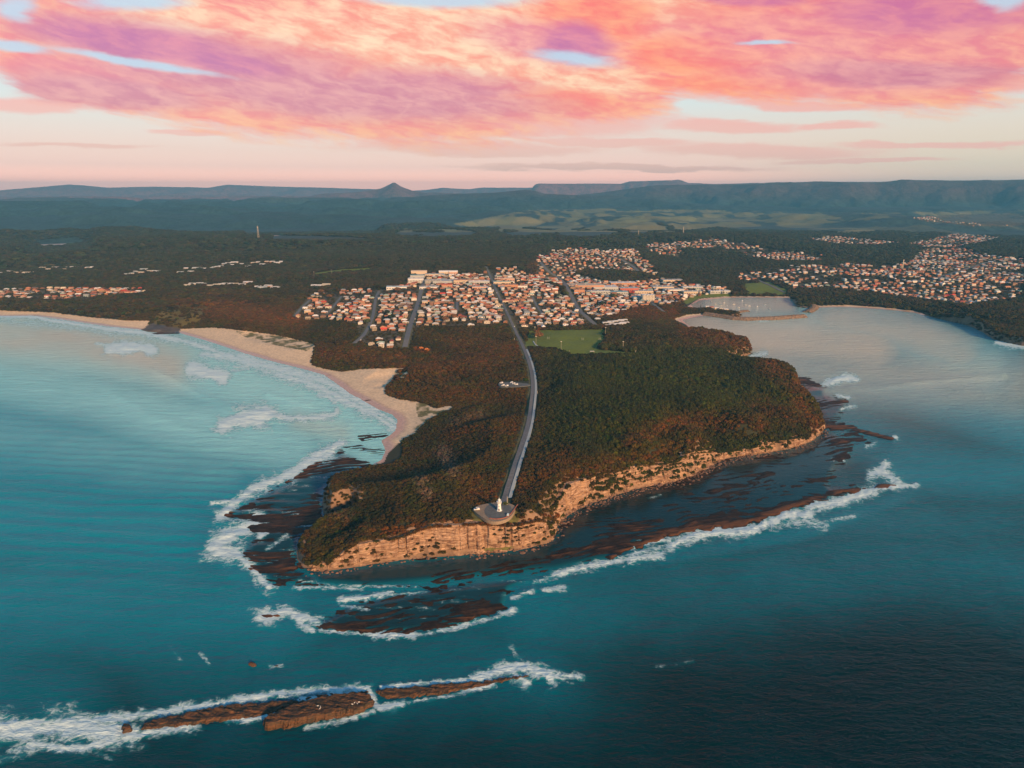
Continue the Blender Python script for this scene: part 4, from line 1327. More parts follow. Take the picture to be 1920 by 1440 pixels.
def tints(X, Y, Z, px, py, r):
    n = len(X)
    a = fbm(X / 70, Y / 70, 3, 301); b_ = fbm(X / 22, Y / 22, 3, 302)
    D = np.hypot(X, Y)
    olive = np.array([0.050, 0.034, 0.005]); green = np.array([0.032, 0.038, 0.001]); rust = np.array([0.115, 0.044, 0.006]); dark = np.array([0.017, 0.018, 0.002]); grey = np.array([0.15, 0.105, 0.07])
    right = sstep(px, 985, 1060) * sstep(py, 640, 665) * (D < 1500)
    rustw = np.zeros(n)
    RUST = [([(1180, 830), (1250, 800), (1330, 790), (1420, 800)], 18, .8), ([(1060, 890), (1200, 860), (1300, 830)], 18, .6), ([(1440, 690), (1490, 720), (1500, 760), (1530, 800)], 18, .9), ([(1280, 620), (1400, 650)], 14, .8),
            ([(700, 1000), (820, 985), (900, 982), (1000, 975), (1040, 970)], 9, .95), ([(880, 900), (900, 930), (1000, 900), (1060, 860)], 22, .6), ([(740, 700), (850, 690), (960, 660)], 26, .55), ([(740, 740), (830, 740), (980, 740)], 20, .5), ([(960, 800), (900, 800), (850, 815)], 18, .5),
            ([(400, 580), (560, 600)], 22, .75), ([(340, 570), (420, 575)], 10, .6), ([(1150, 585), (1260, 585)], 14, .9), ([(600, 660), (760, 670)], 16, .5), ([(1005, 640), (1010, 620)], 5, .9), ([(780, 655), (800, 662)], 4, 1.6), ([(850, 545 + 100), (950, 660)], 20, .4), ([(1070, 490), (1080, 500)], 14, .7), ([(1000, 500), (1010, 530)], 10, .7), ([(1420, 765), (1510, 790)], 20, .5)]
    for pts, w, k in RUST:
        rustw = np.maximum(rustw, gauss_line(px, py, pts, w, k))
    greyw = np.zeros(n)
    for pts, w, k in [([(830, 850), (850, 880)], 14, .8), ([(790, 900), (800, 930)], 12, .7), ([(850, 790), (900, 780)], 10, .3), ([(610, 950), (650, 970)], 10, .4)]:
        greyw = np.maximum(greyw, gauss_line(px, py, pts, w, k))
    base = olive[None] * (1 - right[:, None]) + green[None] * right[:, None]
    gz = sstep(b_, 0.5, 0.65) * (1 - right) * 0.7
    base = base * (1 - gz[:, None]) + green[None] * gz[:, None]
    dz = sstep(a, 0.5, 0.7)[:, None] * 0.55
    base = base * (1 - dz) + dark[None] * dz
    rr = np.clip(0.78 * rustw * (0.35 + 1.3 * r.uniform(0, 1, n)), 0, 1)[:, None]
    base = base * (1 - rr) + rust[None] * rr
    gg = np.clip(greyw * (0.3 + 1.2 * r.uniform(0, 1, n)), 0, 1)[:, None]
    base = base * (1 - gg) + grey[None] * gg
    far = sstep(D, 1700, 3600)[:, None]
    base = base * (1 - far) + (np.array([0.032, 0.038, 0.018]) * (0.7 + 0.7 * a[:, None])) * far
    base = base * 0.97 * np.exp(r.normal(0, 0.21, (n, 1)))
    base[:, 0] *= 1 + r.normal(0, 0.16, n); base[:, 1] *= 1 + r.normal(0, 0.10, n)
    return np.clip(base, 0.001, 0.4)


NOVEG_EXTRA = [[(940, 716), (985, 713), (998, 722), (985, 728), (945, 728)]]


def veg_points():
    sets = []
    for cx, cy, d0, d1, r0, r1, sd in ((3.4, 3.6, 440, 1000, 1.9, 3.3, 1), (4.6, 5.4, 1000, 1900, 2.6, 4.8, 2), (10.5, 13, 1900, 3100, 6.0, 9.0, 3), (17, 26, 3100, 5600, 9, 14, 4)):
        X, Y = scatter(cx, cy, d0, d1, 40.5, 40 + sd)
        Z = samp(TZ, X, Y); ins = samp(T_IN.astype(float), X, Y)
        k = (ins > 0.9) & (Z > 1.6)
        X, Y, Z = X[k], Y[k], Z[k]
        px, py = w2p(X, Y, Z)
        fl = lambda L: np.logical_or.reduce([inpoly(px, py, p) for p in L])
        bad = fl(LAKES) | fl(SAND) | fl(GRASS) | fl(ROCKS) | fl(NOVEG_EXTRA)
        n = fbm(X / 14, Y / 14, 4, 65)
        bad |= fl(DUNE) & (n > 0.38)
        bad |= fl(HILL_GREEN) & (np.random.default_rng(5).uniform(0, 1, len(X)) < 0.75)
        bad |= np.hypot(X - LOT_C[0], Y - LOT_C[1]) < 20.5
        bad |= road_mask(X, Y, (r0 + r1) * 0.35 - 1)
        tw = fl(TOWN)
        bad |= tw & (np.random.default_rng(6 + sd).uniform(0, 1, len(X)) > (0.50 if sd <= 2 else 0.62))
        if d1 > 3000: bad |= fl(FIELDS) & (fbm(X / 170, Y / 330, 4, 71) > 0.42)
        # rock faces stay bare, with some bushes hanging on
        dc = samp(T_DC, X, Y)
        face = (dc < 0.24 * Z + 1) & (Z > 2) & (dc < 30)
        ff = fbm(X / 10, Y / 10, 3, 77)
        bad |= face & (ff < 0.42)
        if sd <= 2:
            dF = segdist(X, Y, segs_of(FR)); bad |= dF < 0.30 * Z + 1.0
        k = ~bad
        X, Y, Z, px, py, tw = (q[k] for q in (X, Y, Z, px, py, tw))
        r = np.random.default_rng(90 + sd)
        S = r.uniform(r0, r1, len(X)) * (0.75 + 0.5 * fbm(X / 45, Y / 45, 3, 304))
        S = np.where(tw, S * 0.55, S)
        # forest of the headland's right half is taller
        tall = sstep(px, 990, 1080) * (np.hypot(X, Y) < 1500)
        S = S * (1 + 0.30 * tall)
        sets.append((X, Y, Z, S, px, py, tall))
    return sets


VEG = veg_points()
# bushes on the upper cliff
bx = []; rr_ = np.random.default_rng(77)
for ri, ((Vr, H), pr) in enumerate(zip(CLIFF_PTS, [1.4, 0.45, 0.3, 0.22, 0.16, 0.10] * 2)):
    s_ = np.arange(len(Vr))
    nz = fbm(s_ / 14.0, np.full(len(s_), pr * 0.8), 3, 88)
    sp_ = fbm(s_ / 26.0, np.full(len(s_), 4.0 + (ri // 6) * 9), 3, 89)
    k = (rr_.uniform(0, 1, len(Vr)) < pr * 0.9) & (nz > 0.36) & (H > 7) & ((ri % 6 == 0) | (sp_ > 0.575 + 0.022 * (ri % 6)))
    bx.append(Vr[k])
bx = np.concatenate(bx)
bz = bx[:, 2] - 0.6
bpx_, bpy_ = w2p(bx[:, 0], bx[:, 1], bz)
VEG.append((bx[:, 0], bx[:, 1], bz, rr_.uniform(1.0, 2.4, len(bx)), bpx_, bpy_, np.zeros(len(bx))))


def scatter_object(name, X, Y, Z, S, H, T, protos, label, cat, seed):
    """one object whose points carry instances (stuff)"""
    r = np.random.default_rng(seed)
    me = bpy.data.meshes.new(name)
    n = len(X)
    me.vertices.add(n); me.vertices.foreach_set('co', np.stack([X, Y, Z], 1).astype(np.float32).ravel())
    def fa(nm, typ, key, arr):
        at = me.attributes.new(nm, typ, 'POINT'); at.data.foreach_set(key, np.asarray(arr).ravel())
    fa('tint', 'FLOAT_COLOR', 'color', np.concatenate([T, np.ones((n, 1))], 1).astype(np.float32))
    fa('scl', 'FLOAT_VECTOR', 'vector', np.stack([S, S * r.uniform(0.8, 1.2, n), H], 1).astype(np.float32))
    fa('rot', 'FLOAT_VECTOR', 'vector', np.stack([r.normal(0, 0.08, n), r.normal(0, 0.08, n), r.uniform(0, 2 * PI, n)], 1).astype(np.float32))
    fa('pick', 'INT', 'value', r.integers(0, len(protos), n).astype(np.int32))
    o = bpy.data.objects.new(name, me); COL.objects.link(o)
    ng = bpy.data.node_groups.new(name + '_nodes', 'GeometryNodeTree')
    ng.interface.new_socket('Geometry', in_out='INPUT', socket_type='NodeSocketGeometry')
    ng.interface.new_socket('Geometry', in_out='OUTPUT', socket_type='NodeSocketGeometry')
    N = ng.nodes; L = ng.links
    gi = N.new('NodeGroupInput'); go = N.new('NodeGroupOutput')
    m2p = N.new('GeometryNodeMeshToPoints'); L.new(gi.outputs[0], m2p.inputs['Mesh'])
    iop = N.new('GeometryNodeInstanceOnPoints'); L.new(m2p.outputs[0], iop.inputs['Points'])
    gti = N.new('GeometryNodeGeometryToInstance')
    for p in protos[::-1]:
        oi = N.new('GeometryNodeObjectInfo'); oi.transform_space = 'ORIGINAL'; oi.inputs['Object'].default_value = p
        L.new(oi.outputs['Geometry'], gti.inputs[0])
    L.new(gti.outputs[0], iop.inputs['Instance'])
    iop.inputs['Pick Instance'].default_value = True
    def na(nm, typ):
        a = N.new('GeometryNodeInputNamedAttribute'); a.data_type = typ; a.inputs[0].default_value = nm
        return a.outputs[0]
    L.new(na('pick', 'INT'), iop.inputs['Instance Index'])
    e2r = N.new('FunctionNodeEulerToRotation'); L.new(na('rot', 'FLOAT_VECTOR'), e2r.inputs[0])
    L.new(e2r.outputs[0], iop.inputs['Rotation'])
    L.new(na('scl', 'FLOAT_VECTOR'), iop.inputs['Scale'])
    L.new(iop.outputs[0], go.inputs[0])
    md = o.modifiers.new('scatter', 'NODES'); md.node_group = ng
    setprops(o, label, cat, kind='stuff')
    return o


# individual shrubs: the 300 that show largest
X = np.concatenate([v[0] for v in VEG]); Y = np.concatenate([v[1] for v in VEG]); Z = np.concatenate([v[2] for v in VEG])
S = np.concatenate([v[3] for v in VEG]); PX = np.concatenate([v[4] for v in VEG]); PY = np.concatenate([v[5] for v in VEG]); TL = np.concatenate([v[6] for v in VEG])
TT = tints(X, Y, Z, PX, PY, np.random.default_rng(8))
Dv = np.hypot(X, Y)
size = S / np.hypot(Dv, CAM_H)
size[(PX < 0) | (PX > 1920)] = 0
order = np.argsort(-size)
first = order[:300]; rest = order[300:]
pm = []
for k in range(5):
    V_, F_ = crown_mesh(500 + k, clumps=11 + k, leaves=130, H=0.95)
    me_o = to_mesh('shrub', V_, F_, LEAF)
    pm.append(me_o)
LM = p2w(936, 958, 29)
shr = {}
for i, q in enumerate(first):
    k = i % 5
    o = pm[k] if i < 5 else pm[k].copy()
    if i >= 5: COL.objects.link(o)
    s_ = float(S[q])
    o.location = (float(X[q]), float(Y[q]), float(Z[q] - 0.25 * s_))
    o.scale = (s_, s_ * rnd.uniform(0.85, 1.15), s_ * rnd.uniform(0.85, 1.15))
    o.rotation_euler = (0, 0, rnd.uniform(0, 6.28))
    o['tint'] = [float(TT[q][0]), float(TT[q][1]), float(TT[q][2])]
    rusty = TT[q][0] > 1.7 * TT[q][1]
    tone = 'rust brown' if rusty else ('dark green' if TT[q].sum() < 0.09 else 'olive green')
    ppx = PX[q]
    if ppx < 680: place = 'on the low left tip of the headland'
    elif ppx < 800: place = 'above the cliff left of the lighthouse'
    elif ppx < 900: place = 'just left of the lighthouse car park'
    elif ppx < 985: place = 'around the lighthouse car park'
    elif ppx < 1060: place = 'at the cliff corner right of the lighthouse'
    else: place = 'above the long right cliff'
    setprops(o, None, 'shrub', f'{tone} shrubs {place}')
    shr.setdefault((tone, place), []).append((float(ppx), float(PY[q]), o))

def ordinal(n):
    return '%d%s' % (n, 'th' if 10 <= n % 100 <= 20 else {1: 'st', 2: 'nd', 3: 'rd'}.get(n % 10, 'th'))
for (tone, place), L_ in shr.items():
    for n_, (_, _, o) in enumerate(sorted(L_, key=lambda t: t[:2])):
        o['label'] = f'{tone} shrub {place}, {ordinal(n_ + 1)} from left'
HH = S * (0.95 + 0.35 * TL)
m_near = rest[Dv[rest] < 1900]; m_far = rest[Dv[rest] >= 1900]
scatter_object('coastal_scrub', X[m_near], Y[m_near], Z[m_near] - 0.25 * S[m_near], S[m_near], HH[m_near], TT[m_near], pm, 'dense brown and green scrub and forest covering the headland', 'scrub', 21)
VFAR = (X[m_far], Y[m_far], Z[m_far], S[m_far], HH[m_far], TT[m_far])

# ------------------------------------------------------------------ trees told apart: pines by the harbour, big trees in town
def pine_mesh(seed):
    r = np.random.default_rng(seed); Vs = []; Fs = []; n = 0
    for k in range(9):                      # whorls of a Norfolk pine
        t_ = k / 8; zc = 3.0 + 13.0 * t_; rad = 3.6 * (1 - t_) ** 0.8 + 0.4
        m_ = 9
        for j in range(m_):
            a = 2 * PI * j / m_ + k * 0.4
            tip = np.array([math.cos(a) * rad * r.uniform(.85, 1.1), math.sin(a) * rad * r.uniform(.85, 1.1), zc + 0.3])
            sd = np.array([-math.sin(a), math.cos(a), 0]) * rad * 0.22
            root = np.array([0, 0, zc - 0.3])
            W = np.array([root, tip * 0.62 + root * 0.38 + sd, tip, tip * 0.62 + root * 0.38 - sd, (tip + root) / 2 + np.array([0, 0, 0.55])])
            Vs.append(W); Fs.append(np.array([[0, 1, 4], [1, 2, 4], [2, 3, 4], [3, 0, 4], [0, 3, 1], [1, 3, 2]]) + n); n += 5
    return np.concatenate(Vs), np.concatenate(Fs)


def emptyobj(name, loc, rz=0.0):
    o = bpy.data.objects.new(name, None); o.empty_display_size = 2
    o.location = loc; o.rotation_euler = (0, 0, rz); COL.objects.link(o); return o


def make_tree(name, crown, trunk, tint):
    r_ = emptyobj(name, (0, 0, 0))
    c = mesh_np('crown', crown[0], crown[1].astype(np.int32), LEAF, r_); c['tint'] = list(tint)
    t_ = mesh_np('trunk', trunk[0], trunk[1], BARK, r_)
    return r_


def copy_tree(o, parent=None):
    c = o.copy(); COL.objects.link(c)
    if parent: c.parent = parent
    for ch in [q for q in o.children]:
        copy_tree(ch, c)
    return c


pine0 = make_tree('pine_tree', pine_mesh(3), trunk_geo(0.45, 15, 0.0), (0.022, 0.036, 0.022))
PINES = [(1311, 556), (1317, 553), (1322, 552), (1336, 551), (1340, 550), (1356, 552), (1308, 586), (1313, 583)]
for i, (a, b_) in enumerate(PINES):
    o = pine0 if i == 0 else copy_tree(pine0)
    X_, Y_, Z_ = ground(a, b_)
    o.location = (X_, Y_, max(Z_, 0.8)); s_ = [1.25, 1.1, 1.3, 1.0, 1.1, 1.0, 0.9, 1.0][i]; o.scale = (s_, s_, s_)
    where = ['first from the left in the row behind the harbour beach', 'second from the left in the row behind the harbour beach', 'third from the left in the row behind the harbour beach',
             'fourth from the left in the row behind the harbour beach', 'fifth from the left in the row behind the harbour beach', 'last on the right of the row behind the harbour beach',
             'left one of two beside the harbour wharf sheds', 'right one of two beside the harbour wharf sheds'][i]
    setprops(o, 'dark Norfolk pine, ' + where, 'tree', 'dark pines round the harbour')

round_c = crown_mesh(77, clumps=12, leaves=90, H=0.9, trunk=0.55)
tree0 = make_tree('broadleaf_tree', round_c, trunk_geo(0.07, 0.75), (0.05, 0.06, 0.02))
round_c2 = crown_mesh(78, clumps=9, leaves=80, H=0.75, flat=True, trunk=0.7)
tree1 = make_tree('broadleaf_tree', round_c2, trunk_geo(0.06, 0.85, 0.15), (0.05, 0.06, 0.02))
BIG = [(1010, 636, 9, 'r', 'rust brown tree filling the corner between the lighthouse road and the oval'), (1007, 630, 8, 'r', 'rust brown tree behind the oval corner thicket beside the road'), (1000, 632, 7, 'g', 'green tree at the roadside left of the oval corner thicket'),
       (814, 566, 8, 'd', 'very dark round tree between houses right of the beach street'), (1046, 580, 9, 'r', 'brown tree among houses left of the harbour street'), (1028, 578, 8, 'r', 'rust tree at the left of the brown clump by the school'),
       (1062, 555, 8, 'g', 'olive tree beside the harbour street bend'), (1048, 560, 8, 'g', 'yellow green tree in the hollow left of the harbour street'), (735, 600, 9, 'd', 'dark tree clump in the middle of the beach side block'),
       (725, 592, 9, 'd', 'dark tree behind the middle of the beach side block'), (745, 548, 9, 'r', 'rust tree left of the beach street near the white hotel'), (770, 545, 8, 'r', 'rust tree touching the beach street near the white hotel'),
       (688, 608, 8, 'g', 'green tree at the bend of the dune street'), (850, 600, 9, 'r', 'brown tree at the scrub edge between the two straight roads'), (835, 604, 8, 'r', 'brown tree left of its neighbour at the scrub edge'),
       (602, 552, 9, 'r', 'rust tree standing among the houses of the left block'), (618, 560, 8, 'r', 'tall rust tree above the valley street'), (595, 545, 9, 'd', 'dark tree at the left end of the left block'),
       (1150, 560, 9, 'g', 'olive tree among houses behind the white apartments'), (1120, 580, 10, 'd', 'dark tree at the end of the harbour street'), (1130, 575, 10, 'd', 'dark tree right of the harbour street end'),
       (1255, 566, 10, 'r', 'brown tree right of the white apartments'), (1275, 568, 9, 'r', 'brown tree behind the harbour beach'), (1063, 600, 7, 'd', 'dark tree on the far side of the oval'),
       (948, 948, 2.6, 'g', 'small round bush beside the pole at the lighthouse car park'), (800, 660, 5, 'o', 'bright orange flowering bush in the scrub below the beach street'), (790, 656, 4, 'o', 'smaller orange flowering bush left of the brightest one')]
TC = {'r': (0.15, 0.075, 0.028), 'g': (0.06, 0.075, 0.02), 'd': (0.022, 0.034, 0.018), 'o': (0.55, 0.20, 0.06)}
for i, (a, b_, s_, tc_, lab) in enumerate(BIG):
    src = (tree0, tree1)[i % 2]
    o = src if i < 2 else copy_tree(src)
    X_, Y_, Z_ = ground(a, b_)
    o.location = (X_, Y_, Z_ - 0.1); o.scale = (s_, s_, s_); o.rotation_euler = (0, 0, i * 1.3)
    o.children[0]['tint'] = list(TC[tc_])
    for ch in o.children:
        if ch.name.startswith('crown'): ch['tint'] = list(TC[tc_])
    setprops(o, lab, 'bush' if 'bush' in lab else 'tree', 'large trees between the houses' if 'bush' not in lab else None)

# far forest: lower-detail crowns taken from two individual trees standing in town
fa_, fb_ = [c for c in tree0.children if c.name.startswith('crown')][0], [c for c in tree1.children if c.name.startswith('crown')][0]
Xf, Yf, Zf, Sf, Hf, Tf = VFAR
scatter_object('forest', Xf, Yf, Zf - 0.55 * Sf, Sf, Hf, Tf, [fa_, fb_], 'dark forest beyond and around the town up to the ridge', 'forest', 23)

# ------------------------------------------------------------------ roads
ASPH = mat('asphalt', (0.16, 0.17, 0.185), 0.85, 0.2, 0.4)
CONC = mat('pale_concrete', (0.42, 0.50, 0.52), 0.8, 0.12, 0.5)
LINE = mat('white_line_paint', (0.7, 0.7, 0.68), 0.7)


def ribbon(name, pts, hw, m, lift, off=0.0, parent=None):
    P_ = np.array(pts, float)
    T = np.gradient(P_, axis=0); T /= np.linalg.norm(T, axis=1)[:, None] + 1e-9
    N_ = np.stack([-T[:, 1], T[:, 0]], 1)
    L = P_ + N_ * (off + hw); R = P_ + N_ * (off - hw)
    zl = np.maximum(samp(TZ, L[:, 0], L[:, 1]), 0); zr = np.maximum(samp(TZ, R[:, 0], R[:, 1]), 0)
    zc = np.maximum(zl, zr) + lift
    k = np.ones(5) / 5
    zc = np.maximum(zc, np.convolve(np.pad(zc, 2, mode='edge'), k, 'valid'))
    n = len(P_)
    V = np.concatenate([np.column_stack([L, zc]), np.column_stack([R, zc]), np.column_stack([L, zc - 1.2]), np.column_stack([R, zc - 1.2])])
    F = []
    for i in range(n - 1):
        F += [(i, i + 1, n + i + 1, n + i), (2 * n + i, 2 * n + i + 1, i + 1, i), (n + i, n + i + 1, 3 * n + i + 1, 3 * n + i)]
    o = mesh_np(name, V, F, m, parent)
    me = o.data
    if me.polygons[0].normal.z < 0: me.flip_normals()
    return o


for k, (pts, hw) in ROADW.items():
    setprops(ribbon('road', pts, hw, ASPH, 0.45), kind='structure')
# footpath that follows the lighthouse road on its right side, starting at the oval gate
lp = ROADW['lighthouse_road'][0]
fp = path_world([(1010, 649), (996, 651), (990, 655), (994, 668), (1000, 690), (1003.5, 710), (1004.5, 728), (1002, 760), (997, 790), (989, 815), (979.5, 845), (970, 875), (963, 900), (958, 920), (956, 931)], 4)
fp = [q for q in lp if w2p(q[0], q[1], 28)[1] > 650 and w2p(q[0], q[1], 28)[1] < 932]
setprops(ribbon('footpath', fp, 1.55, CONC, 0.75, off=(2.9 + 1.65)), kind='structure')
wp = path_world([(1000, 640), (1004, 647), (1011, 650)], 3)
setprops(ribbon('footpath', wp, 1.2, CONC, 0.66), kind='structure')

# ------------------------------------------------------------------ boxes and roofs
class MB:
    def __init__(s): s.V = []; s.F = []; s.C = []
    def box(s, cx, cy, z0, w, d, h, rz=0.0, c=None, bottom=False):
        n = len(s.V); co, si = math.cos(rz), math.sin(rz)
        for zz in (z0, z0 + h):
            for (a, b_) in ((-1, -1), (1, -1), (1, 1), (-1, 1)):
                x, y = a * w / 2, b_ * d / 2
                s.V.append((cx + x * co - y * si, cy + x * si + y * co, zz))
        f = [(n, n + 1, n + 5, n + 4), (n + 1, n + 2, n + 6, n + 5), (n + 2, n + 3, n + 7, n + 6), (n + 3, n, n + 4, n + 7), (n + 4, n + 5, n + 6, n + 7), (n + 3, n + 2, n + 1, n)]
        s.F += f; s.C += [c] * 6
    def hip(s, cx, cy, z0, w, d, h, rz=0.0, c=None, inset=0.5, th=0.25):
        """w along ridge"""
        n = len(s.V); co, si = math.cos(rz), math.sin(rz)
        i = inset * d / 2
        pts = [(-w / 2, -d / 2, z0), (w / 2, -d / 2, z0), (w / 2, d / 2, z0), (-w / 2, d / 2, z0), (-w / 2 + i, 0, z0 + h), (w / 2 - i, 0, z0 + h)]
        pts += [(p[0], p[1], z0 - th) for p in pts[:4]]
        for x, y, z in pts: s.V.append((cx + x * co - y * si, cy + x * si + y * co, z))
        f = [(n, n + 1, n + 5, n + 4), (n + 2, n + 3, n + 4, n + 5), (n + 1, n + 2, n + 5), (n + 3, n, n + 4),
             (n + 6, n + 7, n + 1, n), (n + 7, n + 8, n + 2, n + 1), (n + 8, n + 9, n + 3, n + 2), (n + 9, n + 6, n, n + 3), (n + 9, n + 8, n + 7, n + 6)]
        s.F += f; s.C += [c] * len(f)
    def cyl(s, cx, cy, z0, z1, r0, r1, n_=12, c=None, cap=True):
        n = len(s.V)
        for zz, r in ((z0, r0), (z1, r1)):
            for j in range(n_):
                a = 2 * PI * j / n_; s.V.append((cx + r * math.cos(a), cy + r * math.sin(a), zz))
        for j in range(n_):
            s.F.append((n + j, n + (j + 1) % n_, n + n_ + (j + 1) % n_, n + n_ + j)); s.C.append(c)
        if cap:
            s.F.append(tuple(n + n_ + j for j in range(n_))); s.F.append(tuple(n + n_ - 1 - j for j in range(n_))); s.C += [c, c]
    def build(s, name, m, parent=None, smooth=False):
        o = mesh_np(name, s.V, s.F, m, parent, smooth)
        if s.C and s.C[0] is not None:
            at = o.data.attributes.new('pcol', 'FLOAT_COLOR', 'FACE')
            at.data.foreach_set('color', np.array([(*c[:3], 1) for c in s.C], np.float32).ravel())
        return o


WALL = mat('house_wall', (1, 1, 1), 0.85, 0.10, 0.6, objcol=True)
ROOF = mat('house_roof', (1, 1, 1), 0.7, 0.14, 0.8, objcol=True)
GLASS = mat('window_glass', (0.03, 0.04, 0.05), 0.15)
TRIM = mat('white_trim', (0.72, 0.71, 0.68), 0.6)
MIXM = mat('far_town_paint', (1, 1, 1), 0.8, 0.1, 0.3, attr='pcol')


def house_proto(kind):
    r_ = emptyobj('house', (0, 0, 0))
    w = MB(); rf = MB(); g_ = MB()
    if kind == 0:      # plain hipped bungalow
        w.box(0, 0, -1.5, 15, 9, 4.3); rf.hip(0, 0, 2.8, 16.2, 10.2, 2.3, inset=0.9)
        for x in (-5, -1.5, 2.5, 5.5): g_.box(x, -4.52, 0.9, 1.6, 0.12, 1.2)
    elif kind == 1:    # gabled with a cross wing
        w.box(0, 0, -1.5, 14, 8, 4.4); w.box(-3.5, -4.4, -1.5, 6, 4.2, 4.4); rf.hip(0, 0, 2.9, 15.2, 9.4, 2.5, inset=0.05); rf.hip(-3.5, -3.2, 2.92, 8.4, 7.0, 2.2, rz=PI / 2, inset=0.05)
        for x in (1.5, 4.6): g_.box(x, -4.02, 0.9, 1.7, 0.12, 1.2)
        g_.box(-3.5, -6.52, 0.9, 2.4, 0.12, 1.2)
    elif kind == 2:    # two storeys with a verandah deck
        w.box(0, 0, -1.5, 12, 9, 7.2); w.box(0, -5.3, 2.6, 11.4, 1.7, 0.3); rf.hip(0, 0, 5.7, 13.2, 10.2, 2.0, inset=0.85)
        for x in (-3.8, 0, 3.8):
            g_.box(x, -4.52, 3.3, 2.2, 0.12, 1.7); g_.box(x, -4.53, 0.6, 1.8, 0.12, 1.3)
    else:              # hipped with garage wing
        w.box(0, 0, -1.5, 12, 10, 4.3); w.box(8.0, -1.5, -1.5, 5, 6.5, 3.9); rf.hip(0, 0, 2.8, 13.2, 11.2, 2.4, inset=0.85); rf.hip(8.2, -1.5, 2.42, 6.2, 7.4, 1.5, inset=0.8)
        for x in (-3.5, 0.5): g_.box(x, -5.02, 0.9, 2.0, 0.12, 1.3)
        g_.box(8, -4.77, -0.1, 2.6, 0.10, 2.2)
    w.build('wall', WALL, r_); rf.build('roof', ROOF, r_)
    for q_ in range(len(g_.V) // 8):
        o1 = MB(); o1.V = g_.V[q_ * 8:q_ * 8 + 8]; o1.F = g_.F[:6]; o1.C = [None] * 6; o1.build('window', GLASS, r_)
    return r_


ROOFC = [('orange tiled', (0.55, 0.24, 0.13)), ('terracotta', (0.44, 0.17, 0.10)), ('brick red', (0.34, 0.09, 0.07)), ('brown tiled', (0.22, 0.13, 0.095)), ('pale grey', (0.48, 0.50, 0.52)),
         ('white metal', (0.72, 0.74, 0.75)), ('blue grey', (0.26, 0.34, 0.40)), ('pale green', (0.34, 0.48, 0.42)), ('dark grey', (0.14, 0.15, 0.16)), ('cream', (0.62, 0.52, 0.38)), ('bright red', (0.60, 0.07, 0.05)), ('salmon pink', (0.60, 0.34, 0.27))]
ROOFW = [.17, .12, .05, .10, .13, .20, .06, .03, .05, .07, .02, .04]
WALLC = [('cream', (0.48, 0.39, 0.28)), ('orange brick', (0.34, 0.15, 0.08)), ('white', (0.64, 0.60, 0.54)), ('pink', (0.46, 0.27, 0.20)), ('pale blue', (0.34, 0.42, 0.44)), ('tan', (0.30, 0.20, 0.13))]
WALLW = [.24, .26, .14, .1, .06, .20]

# lots: rows run across the slope, streets run up it, in a frame turned a few degrees to the left
TURN = math.radians(5.2)


def lots():
    L = []
    ca_, sa_ = math.cos(TURN), math.sin(TURN)
    r = np.random.default_rng(99)
    def add(D0, D1, cx, cy, azl, seed, occ, aligned=True):
        r = np.random.default_rng(seed)
        xs = np.arange(-4200, 4200, cx); ys = np.arange(D0 * 0.7, D1, cy)
        for j, yy in enumerate(ys):
            off = r.uniform(0, cx)
            X = xs + off + r.uniform(-1.6, 1.6, len(xs)); Y = yy + r.uniform(-2.5, 2.5, len(xs))
            XX = X * ca_ - Y * sa_; YY = X * sa_ + Y * ca_
            D = np.hypot(XX, YY); k = (D > D0) & (D <= D1) & (YY > 0) & (np.abs(XX / YY) < math.tan(math.radians(azl))) & (r.uniform(0, 1, len(XX)) < occ)
            for x_, y_, q in zip(XX[k], YY[k], np.nonzero(k)[0]):
                L.append((x_, y_, j, int(q)))
    add(1100, 2300, 18.5, 22.5, 40, 1, 0.93)
    add(2300, 3300, 21, 28, 40, 2, 0.86)
    add(3300, 8500, 25, 38, 40, 3, 0.85)
    return L


LT = lots()
lx = np.array([q[0] for q in LT]); ly = np.array([q[1] for q in LT]); lz = samp(TZ, lx, ly)
lpx, lpy = w2p(lx, ly, lz)
okk = np.zeros(len(lx), bool); area = np.zeros(len(lx), int) - 1
for i, p in enumerate(TOWN):
    q = inpoly(lpx, lpy, p) & (lz > 1.5); area[q & (area < 0)] = i; okk |= q
okk &= ~road_mask(lx, ly, 3.5)
dens = fbm(lx / 90, ly / 90, 3, 401)
ldd = np.hypot(lx, ly)
okk &= ~((area >= 3) & (dens < 0.36)); okk &= ~((area == 4) & (dens < 0.30)); okk &= ~((area <= 1) & (dens < 0.27))
okk &= ~((area == 8) & (dens < 0.5))
# sites of the large buildings are kept free
BLD = []
def B(px, py, w, d, h, rc, wc, cat, lab, kind='flat', rz=TURN):
    BLD.append((px, py, w, d, h, rc, wc, cat, lab, kind, rz))
WH = (0.70, 0.72, 0.73); LG = (0.46, 0.49, 0.50); OR = (0.52, 0.27, 0.16); CR = (0.62, 0.52, 0.40); PK = (0.60, 0.38, 0.30); BL = (0.16, 0.36, 0.46); RD = (0.42, 0.12, 0.09); GN = (0.36, 0.50, 0.44)
B(780, 530, 46, 26, 13, WH, WH, 'hotel', 'tall white hotel block with dark windows left of the beach street top', 'rows')
B(783, 521, 44, 20, 9, BL, LG, 'building', 'blue roofed hall behind the white hotel block')
B(786, 515, 50, 22, 10, CR, CR, 'building', 'cream domed hall at the top end of the beach street', 'dome')
B(744, 541, 56, 22, 6, (0.42, 0.58, 0.66), WH, 'building', 'long pale blue roofed hall left of the beach street')
B(811, 531, 44, 24, 10, LG, (0.5, 0.5, 0.48), 'parking building', 'grey parking building with dark open storeys right of the beach street', 'rows')
B(843, 530, 98, 50, 7, (0.52, 0.55, 0.54), LG, 'shop', 'largest flat grey roofed shop in the middle of town')
